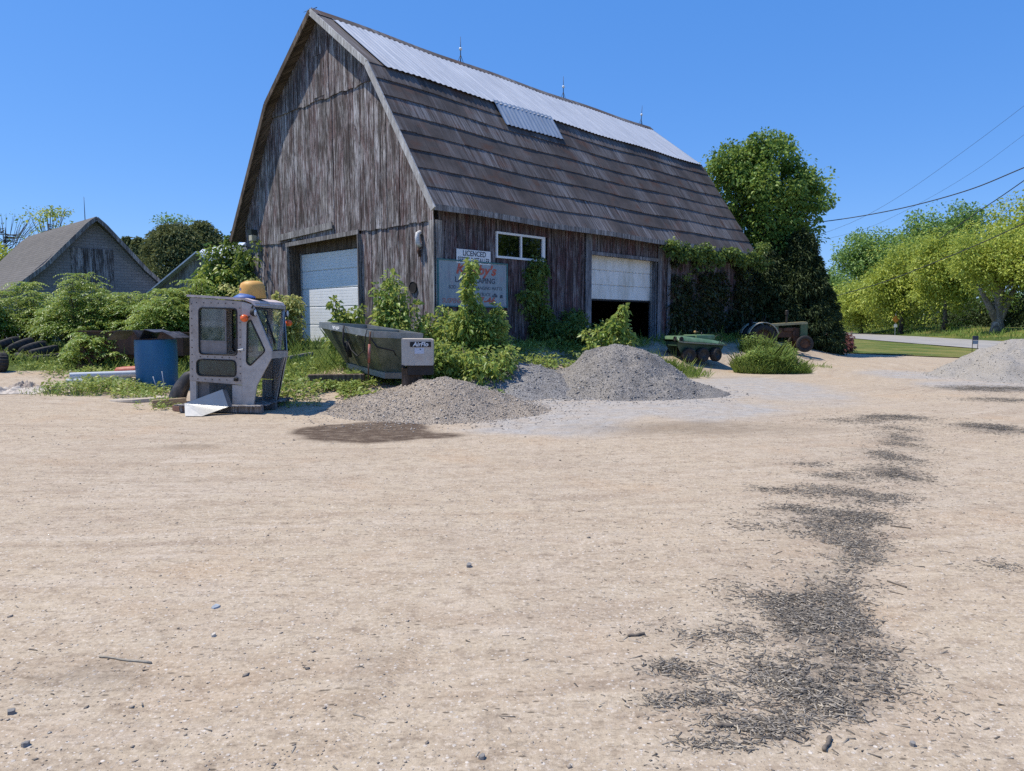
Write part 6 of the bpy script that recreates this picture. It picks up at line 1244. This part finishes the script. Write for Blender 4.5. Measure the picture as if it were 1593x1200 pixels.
# ---- tyres
M_tyre = pm('old_tyre_rubber', (.020, .019, .019), .75, var=.3, scale=8, dirt=(.085, .075, .065), dirt_amt=.45, bump=.3, bscale=25)
def tyre_bm(Rr=.34, w=.21, hub=.19, M=None, mb=None, tread=True, n=40):
    mb = mb or MB(); pf = [(hub, -w*.40), (hub+.03, -w*.48), (Rr*.80, -w*.52), (Rr*.95, -w*.44), (Rr, -w*.34), (Rr*1.005, 0), (Rr, w*.34), (Rr*.95, w*.44), (Rr*.80, w*.52), (hub+.03, w*.48), (hub, w*.40), (hub+.03, 0), (hub, -w*.40)]
    vs = []; fs_ = []
    for q, (r, z) in enumerate(pf):
        for k in range(n):
            t = 2*math.pi*k/n; rr_ = r-(.018*(k % 2) if tread and q in (3, 4, 5, 6, 7) else 0); vs.append((rr_*math.cos(t), rr_*math.sin(t), z))
    for i in range(len(pf)-1):
        for k in range(n): k2 = (k+1) % n; fs_.append((i*n+k, i*n+k2, (i+1)*n+k2, (i+1)*n+k))
    mb.add(vs, fs_, M); return mb
G_T = 'old tyres piled at the left edge'; src = None
TY = [(14, 20.6, .10, 4, 0, 'bottom left tyre of the pile'), (44, 20.2, .10, 3, 8, 'bottom middle tyre of the pile'), (70, 20.0, .10, 0, -6, 'bottom right tyre lying flat at the end of the pile'), (8, 20.7, .40, -24, 4, 'upper left tyre leaning on the pile'), (30, 20.5, .38, -26, 6, 'second tyre from the left leaning on the pile'), (50, 20.3, .33, -22, 0, 'upper tyre in the middle of the leaning row'), (66, 20.1, .28, -12, 4, 'rightmost leaning tyre with a brown inside')]
for k, (px, d_, h, ty_, tx_, lb) in enumerate(TY):
    x = xat(px, d_); z = gzz(x, d_)+h
    if src is None: o = src = tyre_bm(.36, .2, .2).build('tyre', M_tyre, None, 40)
    else: o = src.copy(); COL.objects.link(o)
    o.location = (x, d_, z); o.rotation_euler = (R(tx_), R(ty_), k); tag(o, lb, 'tyre', G_T)
    if abs(ty_) > 5: o.rotation_euler = (R(tx_), R(ty_), 0)
x = xat(-2, 18.2); wz = gzz(x, 18.2)
wh = thing('wheel', 'worn wheel with a rusty brown rim cut by the left edge', 'wheel', (x, 18.2, wz+.24), (R(86), 0, R(-40))); tyre_bm(.25, .22, .14).build('tyre', M_tyre, wh, 40); mb = MB(); mb.lathe([(0, .03), (.05, .03), (.06, .05), (.10, .05), (.135, .09), (.15, .10), (.15, -.10), (.1, -.06), (0, -.05)], 24); mb.build('rim', pm('rusty_rim', (.19, .11, .07), .8, var=.3, scale=8), wh, 40)

# ================================================================== six wheeled amphibious vehicle
ang = math.atan2(.309, .951); xa, ya = 5.95, 23.8; za = gzz(xa, ya)
av = thing('amphibious_vehicle', 'faded green six wheeled amphibious buggy parked before the shaded wall', 'amphibious vehicle', (xa, ya, za), (0, 0, ang)); av.scale = (.82, .82, .82)
M_avg = pm('faded_green_plastic', (.11, .20, .105), .42, var=.14, scale=3, dirt=(.24, .30, .20), dirt_amt=.5, bump=.05); M_avd = pm('dark_green_plastic', (.055, .10, .06), .5, var=.2, scale=3)
# local: +x = away to the right (rear), -x = front with the headlight
ws = .60
def hull(name, rows, mat, closed=True):
    mb = MB(); n = len(rows[0])
    for r in rows: mb.v += [tuple(p) for p in r]
    for i in range(len(rows)-1):
        for k in range(n-1): a = i*n+k; mb.f.append((a, a+1, a+n+1, a+n)); mb.m.append(0); mb.a.append(.5)
    for b in (0, (len(rows)-1)*n): mb.f.append(tuple(b+k for k in range(n))); mb.m.append(0); mb.a.append(.5)
    return mb.build(name, mat, av, 35)
rows = []
for x_, zt, zl, yw in ((-1.28, .93, .80, .50), (-1.22, .99, .72, .60), (-.95, 1.00, .70, .66), (-.5, .95, .66, .68), (.0, .90, .64, .68), (.55, .84, .60, .68), (1.05, .76, .55, .67), (1.27, .70, .54, .62), (1.31, .66, .56, .56)):
    x_ *= .86; zl += .07
    rows.append([(x_, -yw, zl), (x_, -yw-.02, zl+.05), (x_, -yw+.02, zt-.06), (x_, -yw+.10, zt), (x_, yw-.10, zt), (x_, yw-.02, zt-.06), (x_, yw+.02, zl+.05), (x_, yw, zl)])
hull('upper_body', rows, M_avg)
rows = []
for x_, zt, zl in ((-1.0, .78, .62), (-.86, .77, .36), (-.6, .76, .22), (.6, .67, .2), (.9, .64, .3), (1.05, .63, .5)): rows.append([(x_, -.42, zl), (x_, -.46, (zt+zl)/2), (x_, -.46, zt), (x_, .46, zt), (x_, .46, (zt+zl)/2), (x_, .42, zl)])
hull('lower_hull', rows, M_avd)
mb = MB(); mb.rbox((.22, 0, .94), (.85, 1.0, .20), .05); mb.build('seat_box', M_avg, av, 35)
mb = MB(); mb.rbox((-.42, 0, .975), (.6, .86, .06), .02); mb.build('cockpit_rim', M_avd, av, 35)
mb = MB(); mb.bar((-.9, -.70, .77), (1.08, -.69, .64), .03, .05); mb.bar((-.9, .70, .77), (1.08, .69, .64), .03, .05); mb.bar((-1.06, -.64, .80), (-.9, -.70, .77), .03, .05); mb.build('fender_edge', pm('worn_beige_edge', (.26, .25, .18), .6, var=.25), av)
mb = MB(); Mh = T((-1.09, -.42, .90)) @ Matrix.Rotation(R(-90), 4, 'Y'); mb.lathe([(0, .02), (.06, .02), (.085, .045), (.095, .03), (.09, -.02)], 18, Mh)
mb2 = MB(); Mh2 = T((-.96, -.655, .90)) @ Matrix.Rotation(R(90), 4, 'X'); mb2.lathe([(0, .025), (.05, .02), (.075, .03), (.085, .015), (.085, -.01)], 18, Mh2); h_ = mb2.build('headlight', M_black, av, True); mb.build('headlight', M_black, av, True)
mb = MB(); mb.tube([(.98, -.3+.26*math.cos(a), .86+.17*math.sin(a)) if False else (.90+.17*math.cos(a), -.35, .88+.15*math.sin(a)) for a in np.linspace(0, 6.1, 18)], .012, 6); mb.build('grab_loop', M_iron, av, True)
mb = MB(); mb.tube([(-.05, -.2, .9), (-.02, -.2, 1.15)], .018, 8); mb.tube([(-.02, -.34, 1.15), (-.02, -.06, 1.15)], .02, 8); mb.tube([(.14, -.3, .95), (.16, -.3, 1.14)], .02, 6); mb.build('control_lever', M_iron, av, True)
mb = MB(); mb.lathe([(0, -.05), (.045, -.03), (.055, 0), (.04, .04), (0, .055)], 14, T((-.08, -.2, 1.15))); mb.build('knob', pm('ochre_knob', (.42, .27, .10), .5), av, True)
text('ARGO', .16, M_avd, av, frame_M((.86, -.708, .705), (1, 0, -.09), (0, -1, 0)), 'lettering', 0, .42, .004)
wsrc = None
for sy in (-1, 1):
    for k in (-1, 0, 1):
        w = bpy.data.objects.new('wheel', None); COL.objects.link(w); bpy.data.objects.remove(w)
        x_ = -.16+k*ws
        mb = tyre_bm(.28, .26, .12, None, None, True, 36)
        if wsrc is None:
            o = mb.build('wheel', M_tyre, av, 40); mbr = MB(); mbr.lathe([(0, .07), (.03, .07), (.035, .05), (.085, .05), (.12, .10), (.13, .10), (.13, -.10), (0, -.06)], 20); rim_ = mbr.build('rim', pm('shaded_grey_rim', (.06, .06, .058), .6, var=.3), o, 40); wsrc = o  # rim colour kept dark for the wheels' own shade
        else:
            o = wsrc.copy(); COL.objects.link(o); o.parent = av; r2 = rim_.copy(); COL.objects.link(r2); r2.parent = o
        o.location = (x_+.18, sy*.60, .275); o.rotation_euler = (R(90) if sy < 0 else R(-90), 0, k*.4)
# ================================================================== old tractor
xt, yt = xat(1222, 29.5), 29.5; zt_ = gzz(xt, yt)
tc = thing('tractor', 'old rusty green tractor with an upright exhaust parked by the evergreens', 'tractor', (xt, yt, zt_), (0, 0, R(-3))); tc.scale = (.92, .92, .92)
M_tg = pm('old_green_paint', (.07, .13, .06), .55, var=.25, scale=4, dirt=(.17, .10, .06), dirt_amt=.5); M_tc = pm('faded_cream_hood', (.33, .31, .17), .55, var=.2, scale=3, dirt=(.30, .17, .09), dirt_amt=.6); M_tw = pm('chalky_fender', (.50, .47, .38), .6, var=.15, dirt=(.35, .25, .15))
mb = MB(); P_ = [(-.75, 1.20), (.80, 1.30), (.86, 1.26), (.86, 1.20), (-.72, 1.10)]; mb.prism(P_, -.30, .30); mb.build('hood', M_tc, tc)
mb = MB(); mb.prism([(.56, .62), (.86, .55), (.86, 1.20), (.56, 1.19)], -.29, .29); mb.build('grille_shell', M_tg, tc); mb = MB(); mb.prism([(-.75, .72), (-.38, .72), (-.38, 1.12), (-.75, 1.10)], -.27, .27); mb.build('dash_panel', M_tg, tc)
mb = MB(); mb.box((.865, 0, .88), (.012, .44, .56)); mb.build('grille', M_iron, tc)
mb = MB(); mb.rbox((.1, 0, .82), (1.0, .34, .42), .04); mb.rbox((.05, -.2, .95), (.4, .1, .12), .02); mb.rbox((.3, -.2, .78), (.12, .12, .2), .02); mb.tube([(-.1, -.22, 1.0), (.35, -.22, 1.02)], .03, 8); mb.rbox((-.9, 0, .75), (1.0, .4, .4), .05); mb.rbox((.55, 0, .55), (.5, .3, .2), .04); mb.build('engine', M_rust, tc)
mb = MB(); mb.tube([(.02, -.05, 1.2), (.02, -.05, 1.62)], .045, 10); mb.tube([(.02, -.05, 1.60), (.02, -.05, 1.74)], [.075, .075], 10); mb.lathe([(0, .05), (.05, .035), (.08, 0)], 12, T((.02, -.05, 1.76))); mb.build('exhaust_stack', M_iron, tc, 40)
mb = MB(); mb.tube([(-.62, 0, 1.1), (-.95, 0, 1.42)], .02, 8); mb.tube([(-.95+.08*math.cos(a)*.7, .19*math.sin(a), 1.42+.12*math.cos(a)) for a in np.linspace(0, 6.28, 20)[:-1]], .014, 6, closed=True); mb.build('steering_wheel', M_black, tc, True)
mb = MB(); mb.rbox((-1.3, 0, 1.12), (.42, .46, .06), .02); mb.rbox((-1.5, 0, 1.26), (.06, .44, .26), .02); mb.build('seat', M_black, tc)
for sy in (-1, 1):
    mb = MB(); n = 12
    for k in range(n+1):
        a = R(15+150*k/n); mb.v += [(-1.15+.66*math.cos(a), sy*.46, .62+.66*math.sin(a)), (-1.15+.66*math.cos(a), sy*.80, .62+.66*math.sin(a)), (-1.15+.63*math.cos(a), sy*.80, .62+.63*math.sin(a)), (-1.15+.63*math.cos(a), sy*.46, .62+.63*math.sin(a))]
    for k in range(n):
        for q in range(4): i = k*4; mb.f.append((i+q, i+(q+1) % 4, i+4+(q+1) % 4, i+4+q)); mb.m.append(0); mb.a.append(.5)
    mb.build('rear_fender', M_tw, tc, 40)
    o = tyre_bm(.60, .30, .36, None, None, True, 48).build('rear_wheel', M_tyre, tc, 40); o.location = (-1.15, sy*.63, .58); o.rotation_euler = (R(90), 0, 0); mb = MB(); mb.lathe([(0, .04), (.1, .05), (.34, .0), (.37, .09), (.37, -.09), (0, -.04)], 24); mb.build('rim', M_rust, o, 40)
    o = tyre_bm(.36, .16, .22, None, None, False, 40).build('front_wheel', M_tyre, tc, 40); o.location = (.66, sy*.58, .34); o.rotation_euler = (R(90), 0, 0); mb = MB(); mb.lathe([(0, .05), (.06, .06), (.2, .0), (.23, .06), (.23, -.06), (0, -.03)], 24); mb.build('rim', M_rust, o, 40)
mb = MB(); mb.bar((.66, -.52, .36), (.66, .52, .36), .07, .09); mb.bar((.92, -.18, .62), (.92, .18, .62), .06, .2); mb.build('front_axle', M_rust, tc)

# ================================================================== signs by the road, wires
ds_ = 82.; xs0 = xat(1393, ds_); zs0 = gzz(xs0, ds_)
rs_ = thing('road_sign', 'orange yellow diamond warning sign with a small plate on its post beyond the road', 'road sign', (xs0, ds_, zs0), (0, 0, R(-12)))
mb = MB(); mb.tube([(0, 0, 0), (0, 0, zat(488, ds_)-zs0)], .04, 8); mb.build('post', M_alu, rs_)
M_sy = pm('orange_sign_face', (.48, .20, .035), .5, var=.1); mb = MB(); h_ = zat(497, ds_)-zs0; mb.prism([(0, h_-.42), (.42, h_), (0, h_+.42), (-.42, h_)], -.075, -.05); mb.build('panel', M_sy, rs_)
mb = MB(); mb.box((0, -.062, zat(507, ds_)-zs0), (.34, .02, .34)); mb.build('plate', M_wht, rs_)
dy = 34.; xy = xat(1519, dy); zy = gzz(xy, dy); ys_ = thing('yard_sign', 'small dark purple yard sign on wire legs at the edge of the lawn', 'yard sign', (xy, dy, zy), (0, 0, R(20)))
zt2 = zat(523, dy)-zy
mb = MB(); mb.box((0, 0, zt2-.09), (.36, .012, .2)); mb.build('panel', pm('purple_grey_sign', (.07, .06, .10), .5, var=.3), ys_); mb = MB(); mb.box((0, 0, zt2-.29), (.33, .010, .17)); mb.build('lower_panel', pm('pale_lilac_sign', (.42, .40, .48), .5, var=.1), ys_)
for a in (-.175, .175):
    mb = MB(); mb.tube([(a, .01, -.05), (a, .01, zt2)], .014, 6); mb.build('leg', M_iron, ys_, True)
M_wire = pm('black_wire', (.03, .03, .032), .6)
def wire(label, pts, r, grp='overhead wires'):
    P = [Vector([float(c) for c in gy(px, py, d)]) for px, py, d in pts]; out = []
    for i in range(len(P)-1):                                  # Catmull-Rom through the sample points
        a, b, c, d = P[max(i-1, 0)], P[i], P[i+1], P[min(i+2, len(P)-1)]
        for k in range(10):
            u_ = k/10; out.append(.5*((2*b)+(c-a)*u_+(2*a-5*b+4*c-d)*u_*u_+(3*b-a-3*c+d)*u_**3))
    out.append(P[-1]); mb = MB(); o0 = out[0]; mb.tube([q-o0 for q in out], r, 6); o = mb.build('overhead_wire', M_wire, None, True, o0); tag(o, label, 'wire', grp)
wire('thick dark wire running from the maple up to the right edge', [(1150, 353, 38), (1262, 347, 35), (1380, 329, 32), (1497, 299, 29), (1593, 261, 27), (1760, 190, 24)], .021)
wire('dark wire dropping steeply from the right edge into the tallest crown', [(1462, 372, 52), (1517, 333, 46), (1566, 300, 42), (1640, 248, 37), (1760, 165, 32)], .026)
wire('dark wire crossing in front of the yellow green trees', [(1300, 461, 60), (1372, 440, 54), (1440, 414, 48), (1520, 381, 43), (1593, 348, 39), (1720, 288, 34)], .028)
wire('thin wire climbing steeply from the maple to the upper right edge', [(1240, 378, 62), (1330, 344, 60), (1408, 300, 58), (1500, 235, 55), (1593, 165, 52), (1700, 80, 50)], .011)
wire('thin wire below the steeply climbing one', [(1240, 382, 62), (1340, 358, 60), (1420, 322, 58), (1510, 270, 55), (1593, 210, 52), (1700, 130, 50)], .009)
wire('thin faint wire close to the tallest crown at the right', [(1480, 338, 66), (1540, 320, 64), (1593, 306, 62), (1700, 275, 60)], .011)
bpy.context.view_layer.update()
